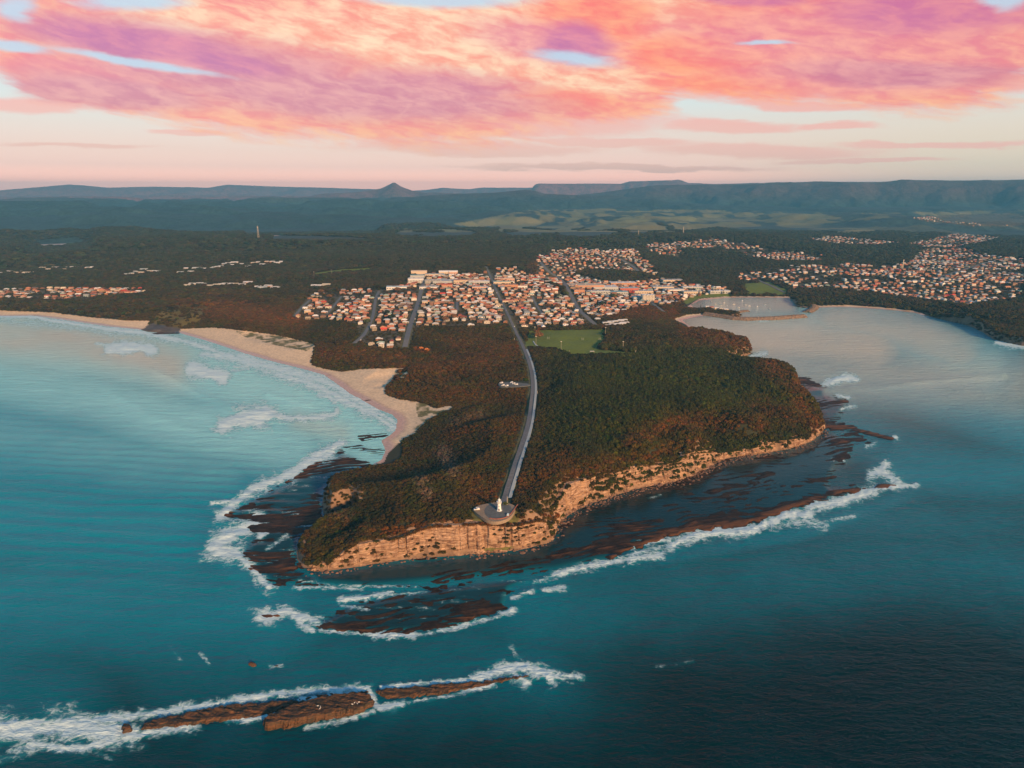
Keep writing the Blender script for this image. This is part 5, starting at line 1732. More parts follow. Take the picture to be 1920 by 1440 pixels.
B(815, 517, 60, 26, 6, LG, CR, 'shop', 'wide grey roofed shop at the forest edge')
B(833, 514, 34, 22, 8, WH, CR, 'hall', 'white domed hall, left one of two at the forest edge', 'dome')
B(850, 514, 28, 20, 8, WH, PK, 'hall', 'white domed hall, right one of two at the forest edge', 'dome')
B(838, 538, 30, 20, 7, (0.55, 0.14, 0.08), OR, 'building', 'bright orange roofed building in front of the large grey shop', 'hip')
B(880, 529, 92, 24, 7, OR, CR, 'shop', 'long orange brick shop row left of the main road')
B(898, 531, 60, 30, 7, WH, LG, 'shop', 'white roofed shop just left of the main road')
B(900, 541, 44, 20, 6, LG, PK, 'shop', 'grey shop in front of the white roofed shop by the main road')
B(941, 532, 50, 22, 7, GN, CR, 'shop', 'pale green roofed shop right of the main road')
B(946, 526, 60, 18, 7, CR, PK, 'shop', 'cream roofed shop behind the pale green roof')
B(952, 539, 56, 20, 8, OR, OR, 'shop', 'orange brick shop right of the main road')
B(975, 540, 40, 18, 7, PK, WH, 'shop', 'pink roofed shop right of the orange brick shop')
B(805, 541, 54, 22, 6, LG, WH, 'shop', 'pale grey shop at the foot of the parking building')
B(1097, 539, 104, 50, 9, CR, OR, 'shopping centre', 'cream roofed shopping centre with orange walls right of the harbour street')
B(1133, 542, 74, 46, 8, WH, LG, 'shopping centre', 'white roofed shopping centre wing beside the cream one')
B(1120, 549, 70, 24, 6, (0.5, 0.56, 0.58), LG, 'shop', 'low grey roofed shop below the shopping centre')
B(1085, 548, 30, 26, 8, OR, OR, 'shop', 'orange brick shop corner below the shopping centre')
B(1167, 534, 80, 34, 8, WH, OR, 'warehouse', 'white roofed warehouse behind the shopping centre')
B(1178, 545, 56, 26, 9, (0.38, 0.48, 0.54), (0.48, 0.13, 0.09), 'building', 'grey roofed building with red brick walls behind the apartments')
B(1160, 550, 50, 26, 6, BL, LG, 'building', 'teal roofed hall left of the red brick walls')
B(1205, 549, 56, 30, 7, LG, CR, 'building', 'grey roofed building behind the white apartments')
B(1241, 541, 66, 34, 7, (0.5, 0.52, 0.5), CR, 'building', 'grey roofed club between apartments and harbour')
B(1262, 546, 60, 30, 7, LG, WH, 'building', 'pale roofed building nearest the harbour lawn')
B(1260, 528, 70, 30, 7, LG, CR, 'building', 'cream and grey hall at the edge of the hill forest')
B(1214, 566, 34, 22, 20, WH, (0.74, 0.70, 0.62), 'apartment building', 'white five storey apartment building near the harbour', 'rows')
B(1193, 562, 22, 26, 9, BL, LG, 'building', 'blue roofed building left of the white apartments')
B(1297, 541, 64, 24, 6, WH, LG, 'hall', 'white roofed hall farthest behind the pines')
B(1297, 550, 58, 26, 7, (0.5, 0.54, 0.52), CR, 'hall', 'grey green roofed hall left behind the pines')
B(1348, 549, 62, 22, 7, WH, LG, 'hall', 'white roofed hall right behind the pines')
B(1284, 560, 12, 10, 12, WH, WH, 'building', 'small tall white building on the harbour beach')
B(953, 567, 30, 18, 6, RD, CR, 'building', 'red roofed block right of the main road half way down')
for i, (a, b_, w_) in enumerate([(1140, 607, 26), (1149, 605, 26), (1160, 604, 24), (1167, 602, 22)]):
    for j in range(2):
        B(a + j * 3, b_ + 5 * j, w_, 7.5, 3.2, WH, LG, 'cabin', ['first', 'second', 'third', 'fourth'][i] + ' white cabin from the left in the ' + ['back', 'front'][j] + ' row below the apartments', 'hip', 0.2)
# sheds of the industrial strips at left
rb = random.Random(4)
strip_names = [((5, 512), (62, 511), 6, 'far left industrial strip'), ((80, 507), (175, 503), 9, 'second industrial strip from the left'), ((238, 514), (296, 508), 8, 'industrial estate left of the red clearing'), ((338, 510), (384, 507), 6, 'estate behind the red clearing'),
               ((396, 504), (440, 497), 8, 'estate nearest the forest power line'), ((450, 500), (528, 493), 10, 'estate below the tall forest wall'), ((352, 537), (466, 533), 12, 'long white strip in front of the forest'), ((484, 538), (522, 541), 5, 'white strip at the end of the forest'), ((586, 536), (612, 535), 3, 'pale sheds above the left block')]
ordn = ['first', 'second', 'third', 'fourth', 'fifth', 'sixth', 'seventh', 'eighth', 'ninth', 'tenth', 'eleventh', 'twelfth', 'thirteenth', 'fourteenth', 'fifteenth', 'sixteenth', 'seventeenth', 'eighteenth', 'nineteenth', 'twentieth']
for (a, b_, n_, nm) in strip_names:
    for i in range(n_):
        t_ = min(1, max(0, (i + rb.uniform(-.3, .3)) / max(1, n_ - 1)))
        rc, cn = rb.choice([((0.62, 0.66, 0.66), 'pale grey'), (WH, 'white'), ((0.60, 0.55, 0.44), 'cream'), ((0.5, 0.58, 0.60), 'blue grey')])
        B(a[0] + (b_[0] - a[0]) * t_, a[1] + (b_[1] - a[1]) * t_ + rb.uniform(-3.6, 3.6), rb.uniform(13, 27), rb.uniform(12, 20), rb.uniform(4, 6), rc, rb.choice([CR, LG, OR, WH]), 'shed', f'{cn} shed, {ordn[i]} in the {nm}', 'hip', TURN + rb.uniform(-.2, .2))
BW = [(*ground(q[0], q[1]), q) for q in BLD]
for (X_, Y_, Z_, q) in BW:
    co, si = math.cos(-q[10]), math.sin(-q[10])
    dx, dy = lx - X_, ly - Y_
    u, v = dx * co - dy * si, dx * si + dy * co
    okk &= ~((np.abs(u) < q[2] / 2 + 9) & (np.abs(v) < q[3] / 2 + 8))
lx, ly, lz, lpx, lpy, area, ldd = (q[okk] for q in (lx, ly, lz, lpx, lpy, area, ldd))
LTk = [LT[i] for i in np.nonzero(okk)[0]]
vis = (lpx > 2) & (lpx < 1918)
od = np.argsort(np.where(vis, ldd, 1e9))
near_h = [i for i in od[:300]]; far_h = list(od[300:])
protos_h = [house_proto(k) for k in range(4)]
# names: block, row from the scrub edge, place in the row
def block_of(px, py, ar, x, y):
    # side of the traced streets
    if ar != 0: return {1: 'the hill side quarter', 2: 'the quarter above the harbour'}.get(ar, 'the outer quarter')
    def xr(name):
        P_ = np.array(ROADW[name][0]); return np.interp(y, P_[:, 1][::-1] if P_[0, 1] > P_[-1, 1] else P_[:, 1], P_[:, 0][::-1] if P_[0, 1] > P_[-1, 1] else P_[:, 0])
    if x < xr('dune_street'): return 'leftmost block'
    if x < xr('beach_street'): return 'block left of beach street'
    if x < xr('lighthouse_road'): return 'block left of main road'
    if x < xr('harbour_street'): return 'block behind oval'
    return 'block right of harbour street'
rows_ = {}
for i in near_h:
    bk = block_of(lpx[i], lpy[i], area[i], lx[i], ly[i])
    rows_.setdefault(bk, {}).setdefault(LTk[i][2], []).append(i)
info = {}
def nth(k): return ordn[k] if k < 20 else f'far right'
for bk, rw in rows_.items():
    for a, rkey in enumerate(sorted(rw)):
        for b_, i in enumerate(sorted(rw[rkey], key=lambda q: lx[q])):
            info[i] = (bk, a, b_)
rh = random.Random(12)
used_proto = set()
for i in near_h:
    bk, a, b_ = info[i]
    kind = rh.choices(range(4), [0.35, 0.25, 0.15, 0.25])[0]
    if kind in used_proto: o = copy_tree(protos_h[kind])
    else: o = protos_h[kind]; used_proto.add(kind)
    rn, rc = rh.choices(ROOFC, ROOFW)[0]; wn, wc = rh.choices(WALLC, WALLW)[0]
    v_ = rh.uniform(0.7, 1.25)
    o.location = (lx[i], ly[i], lz[i] + 0.25)
    o.rotation_euler = (0, 0, TURN + rh.uniform(-0.12, 0.12) + (PI / 2 if rh.random() < 0.3 else 0))
    s_ = rh.uniform(0.76, 0.96); o.scale = (s_, s_, rh.uniform(0.95, 1.1))
    for ch in o.children:
        if ch.name.startswith('wall'): ch.color = (*[q * v_ for q in wc], 1)
        elif ch.name.startswith('roof'): ch.color = (*[q * v_ for q in rc], 1)
    setprops(o, f'{wn} house, {rn} roof, {ordinal(b_ + 1)} in {ordinal(a + 1)} row, {bk}', 'house', 'houses in ' + bk)
for k in range(4):
    if k not in used_proto:
        protos_h[k].location = (lx[far_h[k]], ly[far_h[k]], lz[far_h[k]])
fm = MB()
for i in far_h:
    rn, rc = rh.choices(ROOFC, ROOFW)[0]; wn, wc = rh.choices(WALLC, WALLW)[0]
    v_ = rh.uniform(0.7, 1.3); rz = TURN + rh.uniform(-.14, .14) + (PI / 2 if rh.random() < .32 else 0)
    if ldd[i] > 2700: rz = rh.uniform(0, PI)
    w_, d_ = rh.uniform(10, 15.5), rh.uniform(7.5, 10)
    h_ = rh.choice([2.7, 2.7, 5.4])
    if ldd[i] > 3300: w_ *= 1.15; d_ *= 1.15
    fm.box(lx[i], ly[i], lz[i] - 1.5, w_, d_, h_ + 1.5, rz, [q * v_ for q in wc])
    fm.hip(lx[i], ly[i], lz[i] + h_ + 0.25, w_ + 1.2, d_ + 1.2, rh.uniform(1.8, 2.6), rz, [q * v_ for q in rc], inset=rh.choice([0.1, 0.85]))
    # a window band on the side towards the sea
    co, si = math.cos(rz), math.sin(rz)
    for xx in (-w_ * 0.28, w_ * 0.2):
        yy = -d_ / 2 - 0.05
        fm.box(lx[i] + xx * co - yy * si, ly[i] + xx * si + yy * co, lz[i] + 0.9, 2.2, 0.14, 1.2, rz, (0.03, 0.04, 0.05))
setprops(fm.build('far_houses', MIXM), 'many small houses with orange, white and grey roofs of the farther town', 'houses', kind='stuff')
print('houses', len(near_h), len(far_h))

for (X_, Y_, Z_, q) in BW:
    _, _, w_, d_, h_, rc, wc, cat, lab, kind, rz = q
    nm = cat.replace(' ', '_')
    r_ = emptyobj(nm, (X_, Y_, Z_), rz)
    wb = MB(); rb_ = MB(); gb = MB()
    wb.box(0, 0, -3, w_, d_, h_ + 3)
    if kind == 'hip':
        rb_.hip(0, 0, h_ + 0.25, w_ + 1, d_ + 1, min(2.8, d_ * 0.16), inset=0.15)
    elif kind == 'dome':
        n_ = 10
        V_ = []; F_ = []
        for sx in (-1, 1):
            for j in range(n_ + 1):
                a = PI * j / n_
                V_.append((sx * (w_ / 2 + .5), -math.cos(a) * (d_ / 2 + .5), h_ + math.sin(a) * 4.5))
        F_ = [(j, n_ + 1 + j, n_ + 2 + j, j + 1) for j in range(n_)] + [tuple(range(n_ + 1))[::-1], tuple(range(n_ + 1, 2 * n_ + 2))]
        rb_.V = V_; rb_.F = F_; rb_.C = [None] * len(F_)
    else:
        rb_.box(0, 0, h_, w_ + 0.8, d_ + 0.8, 0.5)
        for j in range(3):
            rb_.box((j - 1) * w_ * 0.28 + 1.3, d_ * 0.12 * (j - 1), h_ + 0.5, 3.2, 2.4, 1.3)
    fl = max(1, int(h_ / 3.3)) if kind == 'rows' else 1
    nw = max(3, int(w_ / (4.2 if kind == 'rows' else 7)))
    for f_ in range(fl):
        for j in range(nw):
            gb.box(-w_ / 2 + (j + 0.5) * w_ / nw, -d_ / 2 - 0.04, 1.0 + f_ * 3.4, w_ / nw * 0.62, 0.16, 1.7)
        if kind == 'rows':
            for j in range(max(2, int(d_ / 6))):
                for sx in (-1, 1): gb.box(sx * (w_ / 2 + 0.04), -d_ / 2 + (j + 0.5) * d_ / max(2, int(d_ / 6)), 1.0 + f_ * 3.4, 0.16, 2.4, 1.7)
    a = wb.build('wall', WALL, r_); a.color = (*wc, 1)
    b2 = rb_.build('roof', ROOF, r_); b2.color = (*rc, 1)
    for q_ in range(min(98, len(gb.V) // 8)):
        o1 = MB(); o1.V = gb.V[q_ * 8:q_ * 8 + 8]; o1.F = gb.F[:6]; o1.C = [None] * 6; o1.build('window', GLASS, r_)
    if kind == 'rows':
        bb = MB()
        for f_ in range(1, fl):
            bb = MB(); bb.box(0, -d_ / 2 - 0.7, f_ * 3.4 - 0.1, w_ * 0.96, 1.3, 0.25); bb.build('balcony', TRIM, r_)
    setprops(r_, lab, cat, ('sheds of the ' + lab.split(' in the ', 1)[1]) if cat == 'shed' else None)

# ------------------------------------------------------------------ lighthouse and its car park
def lathe(mb, prof, n=24):
    n0_ = len(mb.V)
    for r_, z_ in prof:
        for j in range(n):
            a = 2 * PI * j / n; mb.V.append((r_ * math.cos(a), r_ * math.sin(a), z_))
    for k in range(len(prof) - 1):
        for j in range(n):
            a, b_ = n0_ + k * n + j, n0_ + k * n + (j + 1) % n
            mb.F.append((a, b_, b_ + n, a + n)); mb.C.append(None)
    mb.F.append(tuple(n0_ + (len(prof) - 1) * n + j for j in range(n))); mb.C.append(None)


WPAINT = mat('white_tower_paint', (0.86, 0.87, 0.84), 0.5, 0.05, 1.2)
LANT = mat('lantern_glass', (0.55, 0.62, 0.62), 0.12)
DARK = mat('dark_door_paint', (0.05, 0.06, 0.07), 0.5)
lotz = max(ht(LOT_C[0] + dx, LOT_C[1] + dy) for dx in (-10, 0, 10) for dy in (-10, 0, 10)) + 0.25
LX, LY, _ = ground(936, 957)
lh = emptyobj('lighthouse', (LX, LY, lotz + 0.05)); lh.scale = (0.92, 0.92, 0.92)
setprops(lh, 'small white lighthouse standing on the headland car park', 'lighthouse')
m_ = MB(); lathe(m_, [(2.55, -0.6), (2.5, 0.4), (2.15, 0.45), (2.0, 1.5), (1.55, 7.4), (1.5, 7.6)], 28); m_.build('tower', WPAINT, lh, True)
m_ = MB(); lathe(m_, [(1.5, 7.3), (1.95, 7.75), (2.5, 8.0), (2.5, 8.25), (1.4, 8.27)], 28); gal = m_.build('gallery', WPAINT, lh)
m_ = MB()
for j in range(16):
    a = 2 * PI * j / 16; m_.cyl(2.4 * math.cos(a), 2.4 * math.sin(a), 8.25, 9.35, 0.06, 0.06, 5)
lathe(m_, [(2.34, 9.3), (2.46, 9.3), (2.46, 9.42), (2.34, 9.42)], 28); lathe(m_, [(2.36, 8.78), (2.44, 8.78), (2.44, 8.86), (2.36, 8.86)], 28)
m_.build('railing', WPAINT, gal)
m_ = MB(); lathe(m_, [(1.45, 8.2), (1.45, 9.3), (1.5, 9.35), (1.5, 9.45), (1.3, 9.47)], 24); m_.build('lantern_base', WPAINT, lh)
m_ = MB(); lathe(m_, [(1.25, 9.45), (1.25, 10.9), (1.2, 10.9)], 16); m_.build('lantern', LANT, lh)
m_ = MB(); lathe(m_, [(1.5, 10.85), (1.55, 11.0), (1.2, 11.5), (0.6, 12.0), (0.28, 12.2), (0.02, 12.25)], 20); dm_ = m_.build('dome', WPAINT, lh, True)
m_ = MB(); lathe(m_, [(0.26, 12.2), (0.28, 12.55), (0.14, 12.7), (0.06, 13.6), (0.01, 13.65)], 12); m_.build('finial', WPAINT, dm_)
m_ = MB(); m_.box(0, -2.12, 0.4, 1.0, 0.35, 2.1); m_.build('door', DARK, lh)
m_ = MB(); m_.box(0, -1.86, 4.4, 0.55, 0.25, 0.9); m_.build('window', GLASS, lh)

LOTM = mat('car_park_asphalt', (0.13, 0.145, 0.15), 0.85, 0.18, 0.35)
KERBM = mat('red_path_paving', (0.33, 0.12, 0.08), 0.8, 0.2, 0.8)
GRAV = mat('gravel_edge', (0.30, 0.235, 0.17), 0.95, 0.2, 0.8)
def pad(name, pts_px, z, m, th=1.5):
    w = [p2w(a, b_, z) for a, b_ in smooth_poly(pts_px + [pts_px[0]], 2)[:-1]]
    n = len(w); V = [(x, y, z) for x, y in w] + [(x, y, z - th) for x, y in w]
    F = [tuple(range(n))] + [(i, n + i, n + (i + 1) % n, (i + 1) % n) for i in range(n)]
    o = mesh_np(name, V, F, m)
    if o.data.polygons[0].normal.z < 0: o.data.flip_normals()
    return setprops(o, kind='structure')
pad('gravel_apron', [(886, 955), (892, 949), (912, 944), (935, 941), (958, 944), (968, 950), (962, 964), (950, 974), (930, 979), (915, 976), (900, 967)], lotz - 0.02, GRAV, 3)
pad('car_park', [(908, 957), (912, 948), (930, 943), (948, 944), (960, 950), (958, 962), (948, 970), (930, 972), (916, 971), (909, 964)], lotz + 0.03, LOTM, 0.5)
def flatline(name, pts_px, z, hw, m, lift):
    w = np.array([p2w(a, b_, z) for a, b_ in smooth_poly(pts_px, 2)])
    T = np.gradient(w, axis=0); T /= np.linalg.norm(T, axis=1)[:, None]
    N_ = np.stack([-T[:, 1], T[:, 0]], 1); n = len(w)
    V = np.concatenate([np.column_stack([w + N_ * hw, np.full(n, z + lift)]), np.column_stack([w - N_ * hw, np.full(n, z + lift)]), np.column_stack([w + N_ * hw, np.full(n, z)]), np.column_stack([w - N_ * hw, np.full(n, z)])])
    F = []
    for i in range(n - 1): F += [(i, i + 1, n + i + 1, n + i), (2 * n + i, 2 * n + i + 1, i + 1, i), (n + i, n + i + 1, 3 * n + i + 1, 3 * n + i)]
    o = mesh_np(name, V, F, m)
    if o.data.polygons[0].normal.z < 0: o.data.flip_normals()
    return o
o = flatline('low_fence', [(918, 972), (932, 974), (948, 971), (957, 965), (964, 955), (971, 946)], lotz, 0.35, KERBM, 0.55)
setprops(o, 'low red brown fence curving round the seaward side of the car park', 'fence')
o = flatline('plinth_ring', [(932, 958), (936, 960), (941, 958), (941, 955), (936, 954), (932, 955)], lotz + 0.03, 0.5, CONC, 0.12)
setprops(o, 'pale concrete ring around the foot of the lighthouse', 'paving')

# ------------------------------------------------------------------ vehicles
CARP = mat('car_paint', (1, 1, 1), 0.3, 0.02, objcol=True)
TYRE = mat('tyre_rubber', (0.02, 0.02, 0.02), 0.8)
STEEL_ = mat('wheel_metal', (0.5, 0.5, 0.5), 0.4)


def car_proto(van=False):
    r_ = emptyobj('van' if van else 'car', (0, 0, 0))
    L, W, H = (5.2, 1.95, 2.0) if van else (4.5, 1.8, 1.45)
    hb = 0.95 if not van else 1.0
    prof = [(-L / 2, .35), (-L / 2, hb * .85), (-L / 2 + .5, hb), (L / 2 - .15, hb), (L / 2, hb * .8), (L / 2, .35)]
    V = []; F = []
    for s_ in (-1, 1):
        for x, z in prof: V.append((x, s_ * W / 2, z))
    n = len(prof)
    F = [(i, (i + 1) % n, n + (i + 1) % n, n + i) for i in range(n)] + [tuple(range(n))[::-1], tuple(range(n, 2 * n))]
    mesh_np('body', V, F, CARP, r_)
    cab = [(-L * .28, hb), (-L * .16, H), (L * (.46 if van else .22), H), (L * (.49 if van else .38), hb)]
    V = []; 
    for s_ in (-1, 1):
        for x, z in cab: V.append((x, s_ * (W / 2 - (.04 if van else .1)), z))
    n = 4; F = [(i, (i + 1) % n, n + (i + 1) % n, n + i) for i in range(n)] + [tuple(range(n))[::-1], tuple(range(n, 2 * n))]
    mesh_np('cabin', V, F, CARP, r_)
    w_ = MB()
    for s_ in (-1, 1): w_.box((L * .02) if not van else -L * .08, s_ * (W / 2 - .03), hb + .08, L * .36, 0.06, H - hb - .2)
    w_.build('window', GLASS, r_)
    for sx in (-1, 1):
        for sy in (-1, 1):
            m_ = MB(); m_.cyl(0, 0, -0.11, 0.11, .33, .33, 14)
            o = m_.build('wheel', TYRE, r_); m2 = MB(); m2.cyl(0, 0, -0.13, 0.13, .18, .18, 10); m2.build('hub', STEEL_, o); o.rotation_euler = (PI / 2, 0, 0); o.location = (sx * L * .31, sy * (W / 2 - .08), .33)
    return r_


van0 = car_proto(True); car0 = car_proto(False)
first_use = {id(van0): True, id(car0): True}
def place_vehicle(src, px, py, z, rz, colr, lab, grp=None):
    global first_use
    if first_use[id(src)]: o = src; first_use[id(src)] = False
    else: o = copy_tree(src)
    if z is None: x, y, z = ground(px, py); z += 0.45
    else: x, y = p2w(px, py, z)
    o.location = (x, y, z); o.rotation_euler = (0, 0, rz)
    for ch in o.children:
        if ch.name.startswith(('body', 'cabin')): ch.color = (*colr, 1)
    setprops(o, lab, 'van' if src is van0 else 'car', grp)
place_vehicle(van0, 894, 956, lotz, 0.12, (.8, .82, .82), 'white van parked on the gravel at the left end of the lighthouse car park')
place_vehicle(car0, 952.5, 966, lotz + .03, 1.45, (.62, .78, .8), 'pale blue car parked by the low fence at the right of the lighthouse car park')
# small clearing with parked white vehicles left of the road
cx_, cy_, cz_ = ground(965, 722)
pad('side_car_park', [(934, 719), (948, 716), (972, 717), (996, 720), (994, 723), (972, 725), (950, 726), (936, 724)], cz_ + 0.6, LOTM, 3)
for i, (a, b_, rz, lab) in enumerate([(940, 718.5, 0.2, 'farthest left white van in the roadside clearing'), (943, 723, 0.1, 'white van nearest the sea in the roadside clearing'), (950, 724, 0.3, 'second white van along the front of the roadside clearing'),
                                      (959, 718, 0.9, 'white van at the back of the roadside clearing'), (963, 720, 0.5, 'white van in the middle of the roadside clearing'), (968, 721.5, 0.1, 'rightmost white van in the roadside clearing')]):
    o_ = place_vehicle(van0, a, b_, cz_ + 0.6, rz, (.8, .84, .86), lab, 'white vans in the roadside clearing')
for i, (a, b_, cl, lab) in enumerate([(964.5, 613, (.8, .8, .8), 'white car on the main road beside the oval corner'), (778.6, 599, (.8, .8, .8), 'white car on the verge of the beach street'), (698, 613.5, (.8, .82, .82), 'white car near the bend of the dune street'),
                                      (676.5, 638.5, (.75, .75, .78), 'white car at the end of the dune street'), (931.5, 550, (.7, .7, .7), 'pale car high on the main road'), (949, 583, (.3, .3, .32), 'dark car on the main road between the houses')]):
    place_vehicle(car0, a, b_, None, 1.5, cl, lab)

# ------------------------------------------------------------------ poles, goals, masts
STEEL = mat('galvanised_steel', (0.55, 0.50, 0.42), 0.5)


def pole(px, py, h, lab, cat='light pole', r=0.16, head=True, name='light_pole'):
    x, y, z = ground(px, py)
    r_ = emptyobj(name, (x, y, z))
    m_ = MB(); m_.cyl(0, 0, -0.5, h, r * 1.4, r, 8); m_.build('post', STEEL, r_)
    if head:
        m_ = MB(); m_.box(0, 0, h, 2.6, .5, .7); m_.build('lamp_head', TRIM, r_)
    setprops(r_, lab, cat)
pole(1003, 629, 17, 'tall floodlight pole at the near left of the oval')
pole(1005, 650, 19, 'tallest floodlight pole at the left corner of the oval')
pole(1052, 660, 19, 'floodlight pole on the near side of the oval')
pole(1135, 630, 17, 'floodlight pole at the right end of the oval')
pole(1168, 656, 15, 'bare pole in the forest right of the oval', r=.25)
pole(1191.5, 665, 8, 'short pole at the right end of the grass strip', r=.3, head=False, name='pole')
pole(1067.5, 663, 6, 'short post on the grass strip below the oval', r=.22, head=False, name='pole')
pole(951, 949, 9.5, 'tan post at the end of the footpath behind the lighthouse', r=.2, head=False, cat='pole', name='pole')
pole(1007.5, 739, 5, 'short white post right of the footpath', cat='pole', r=.2, head=False, name='pole')
pole(964.5, 640, 7, 'pale pole left of the main road beside the scrub', cat='pole', r=.2, head=False, name='pole')
pole(589, 519, 16, 'left floodlight pole at the forest sports field'); pole(622, 516, 17, 'right floodlight pole at the forest sports field')
for k, (a, b_) in enumerate([(1028, 636), (1092.5, 638), (1124.5, 637.5)]):
    x, y, z = ground(a, b_)
    r_ = emptyobj('goal_posts', (x, y, z), 0.0)
    for dx in (-1.8, 1.8):
        m_ = MB(); m_.cyl(dx, 0, -.2, 5.5, .1, .08, 6); m_.build('post', TRIM, r_)
    m_ = MB(); m_.box(0, 0, 2.4, 3.6, .14, .14); m_.build('crossbar', TRIM, r_)
    setprops(r_, ['goal posts at the left end of the oval', 'goal posts right of the middle of the oval', 'goal posts at the far right end of the oval'][k], 'goal posts', 'goal posts on the oval')
x, y, z = ground(1110, 661)
r_ = emptyobj('shelter', (x, y, z), 0.1)
m_ = MB(); m_.box(0, 0, 2.3, 8, 4, .3); m_.build('roof', TRIM, r_)
for dx in (-3.5, 3.5):
    for dy in (-1.7, 1.7):
        m_ = MB(); m_.box(dx, dy, -.3, .2, .2, 2.6); m_.build('post', STEEL, r_)
setprops(r_, 'small white shelter on the grass strip below the oval', 'shelter')


def mast(px, py, h, lab, w=3.0):
    x, y, z = ground(px, py)
    r_ = emptyobj('radio_mast', (x, y, z))
    m_ = MB()
    for sx in (-1, 1):
        for sy in (-1, 1):
            n = len(m_.V)
            for zz, ww in ((0, w), (h, w * .35)):
                for (a, b_) in ((-.25, -.25), (.25, -.25), (.25, .25), (-.25, .25)):
                    m_.V.append((sx * ww / 2 + a, sy * ww / 2 + b_, zz))
            for j in range(4): m_.F.append((n + j, n + (j + 1) % 4, n + 4 + (j + 1) % 4, n + 4 + j)); m_.C.append(None)
    k = 7
    for j in range(k):
        zz = h * (j + .5) / k; ww = w * (1 - .65 * (j + .5) / k)
        m_.box(0, 0, zz, ww, ww, .35)
    m_.build('lattice', STEEL, r_)
    m_ = MB()
    for a in range(3): m_.box(1.2 * math.cos(a * 2.1), 1.2 * math.sin(a * 2.1), h * .86, .7, .7, 3.2)
    m_.build('antenna', TRIM, r_)
    setprops(r_, lab, 'mast')
mast(485, 449, 62, 'tall lattice radio mast on the left forest ridge', 7)
mast(1281, 440, 42, 'lattice radio mast on the ridge behind the hill suburb', 4)
mast(1197, 443, 30, 'shorter pale mast on the middle of the ridge', 3)
mast(1692, 506, 36, 'slim mast among the houses of the right hill', 3)

# ------------------------------------------------------------------ harbour
RUB = mat('breakwater_rock', (0.24, 0.17, 0.12), 0.9, 0.35, 0.25, bump=.6, bscale=.4)
def rubble(name, pts_px, hw, h, lab, n_per=0.9, seed=1, m=RUB):
    w = [p2w(a, b_, 0) for a, b_ in smooth_poly(pts_px, 1)]
    P_ = [w[0]]
    for a, b_ in zip(w[:-1], w[1:]):
        L = math.hypot(b_[0] - a[0], b_[1] - a[1]); n = max(1, int(L / 3))
        for k in range(1, n + 1): P_.append((a[0] + (b_[0] - a[0]) * k / n, a[1] + (b_[1] - a[1]) * k / n))
    P_ = np.array(P_); T = np.gradient(P_, axis=0); T /= np.linalg.norm(T, axis=1)[:, None] + 1e-9; N_ = np.stack([-T[:, 1], T[:, 0]], 1)
    mb = MB(); r = random.Random(seed); n = len(P_)
    cross = [(-1.7, -1.5), (-1.1, h * .55), (-.6, h), (.6, h), (1.1, h * .55), (1.7, -1.5)]
    for i in range(n):
        for (o_, z_) in cross:
            q = P_[i] + N_[i] * o_ * hw + np.array([r.uniform(-1, 1), r.uniform(-1, 1)]) * .7
            mb.V.append((q[0], q[1], z_ + r.uniform(-.5, .5)))
    c_ = len(cross)
    for i in range(n - 1):
        for j in range(c_ - 1):
            a = i * c_ + j; mb.F.append((a, a + c_, a + c_ + 1, a + 1)); mb.C.append(None)
    mb.F.append(tuple(range(c_))); mb.F.append(tuple((n - 1) * c_ + j for j in range(c_))[::-1]); mb.C += [None, None]
    V0, F0 = ICO1
    for k in range(int(n * 3 * n_per * 3)):
        i = r.randrange(n); o_ = r.uniform(-1.5, 1.5); s_ = r.uniform(.8, 1.9)
        q = P_[i] + N_[i] * o_ * hw; z_ = h * (1 - abs(o_) / 1.6) + .1
        W = V0 * s_ * (1 + rng.uniform(-.25, .25, (len(V0), 1))); k0 = len(mb.V)
        for v in W: mb.V.append((q[0] + v[0], q[1] + v[1], z_ + v[2] * .8))
        for f in F0: mb.F.append(tuple(int(t_) + k0 for t_ in f)); mb.C.append(None)
    o = mb.build(name, m)
    fl = o.data
    return setprops(o, lab, 'breakwater')
rubble('breakwater', [(1322, 590), (1350, 594), (1385, 600), (1440, 599), (1480, 596), (1507, 594)], 9, 6, 'long rubble breakwater closing the harbour mouth', 2.2)
rubble('breakwater', [(1378, 588), (1384, 586), (1393, 584), (1402, 583.5)], 5, 3, 'short inner rubble pier inside the harbour', 1.5, 3)
rubble('breakwater', [(1512, 586), (1520, 583), (1527, 577), (1524, 573)], 8, 4.5, 'short rubble breakwater on the far side of the harbour mouth', 1.5, 5)
WOOD = mat('wharf_timber', (0.16, 0.14, 0.12), 0.8, .2)
hz0 = p2w(1366, 590, 2.2)
def wharf(px0, py0, px1, py1, hw, lab):
    a = p2w(px0, py0, 2); b_ = p2w(px1, py1, 2)
    L = math.hypot(b_[0] - a[0], b_[1] - a[1]); ang = math.atan2(b_[1] - a[1], b_[0] - a[0])
    r_ = emptyobj('wharf', ((a[0] + b_[0]) / 2, (a[1] + b_[1]) / 2, 0), ang)
    m_ = MB(); m_.box(0, 0, 1.9, L, hw * 2, .4); m_.build('deck', WOOD, r_)
    m_ = MB()
    for k in range(int(L / 6) + 1):
        for s_ in (-1, 1): m_.cyl(-L / 2 + .5 + k * 6 * (L - 1) / max(L - 1, int(L / 6) * 6), s_ * (hw - .4), -2, 1.9, .22, .22, 6)
    m_.build('pile', WOOD, r_)
    setprops(r_, lab, 'wharf')
wharf(1320, 578, 1380, 585, 6, 'timber wharf with sheds along the inner harbour')
wharf(1492, 573, 1512, 576, 4, 'short landing on the far side of the harbour')
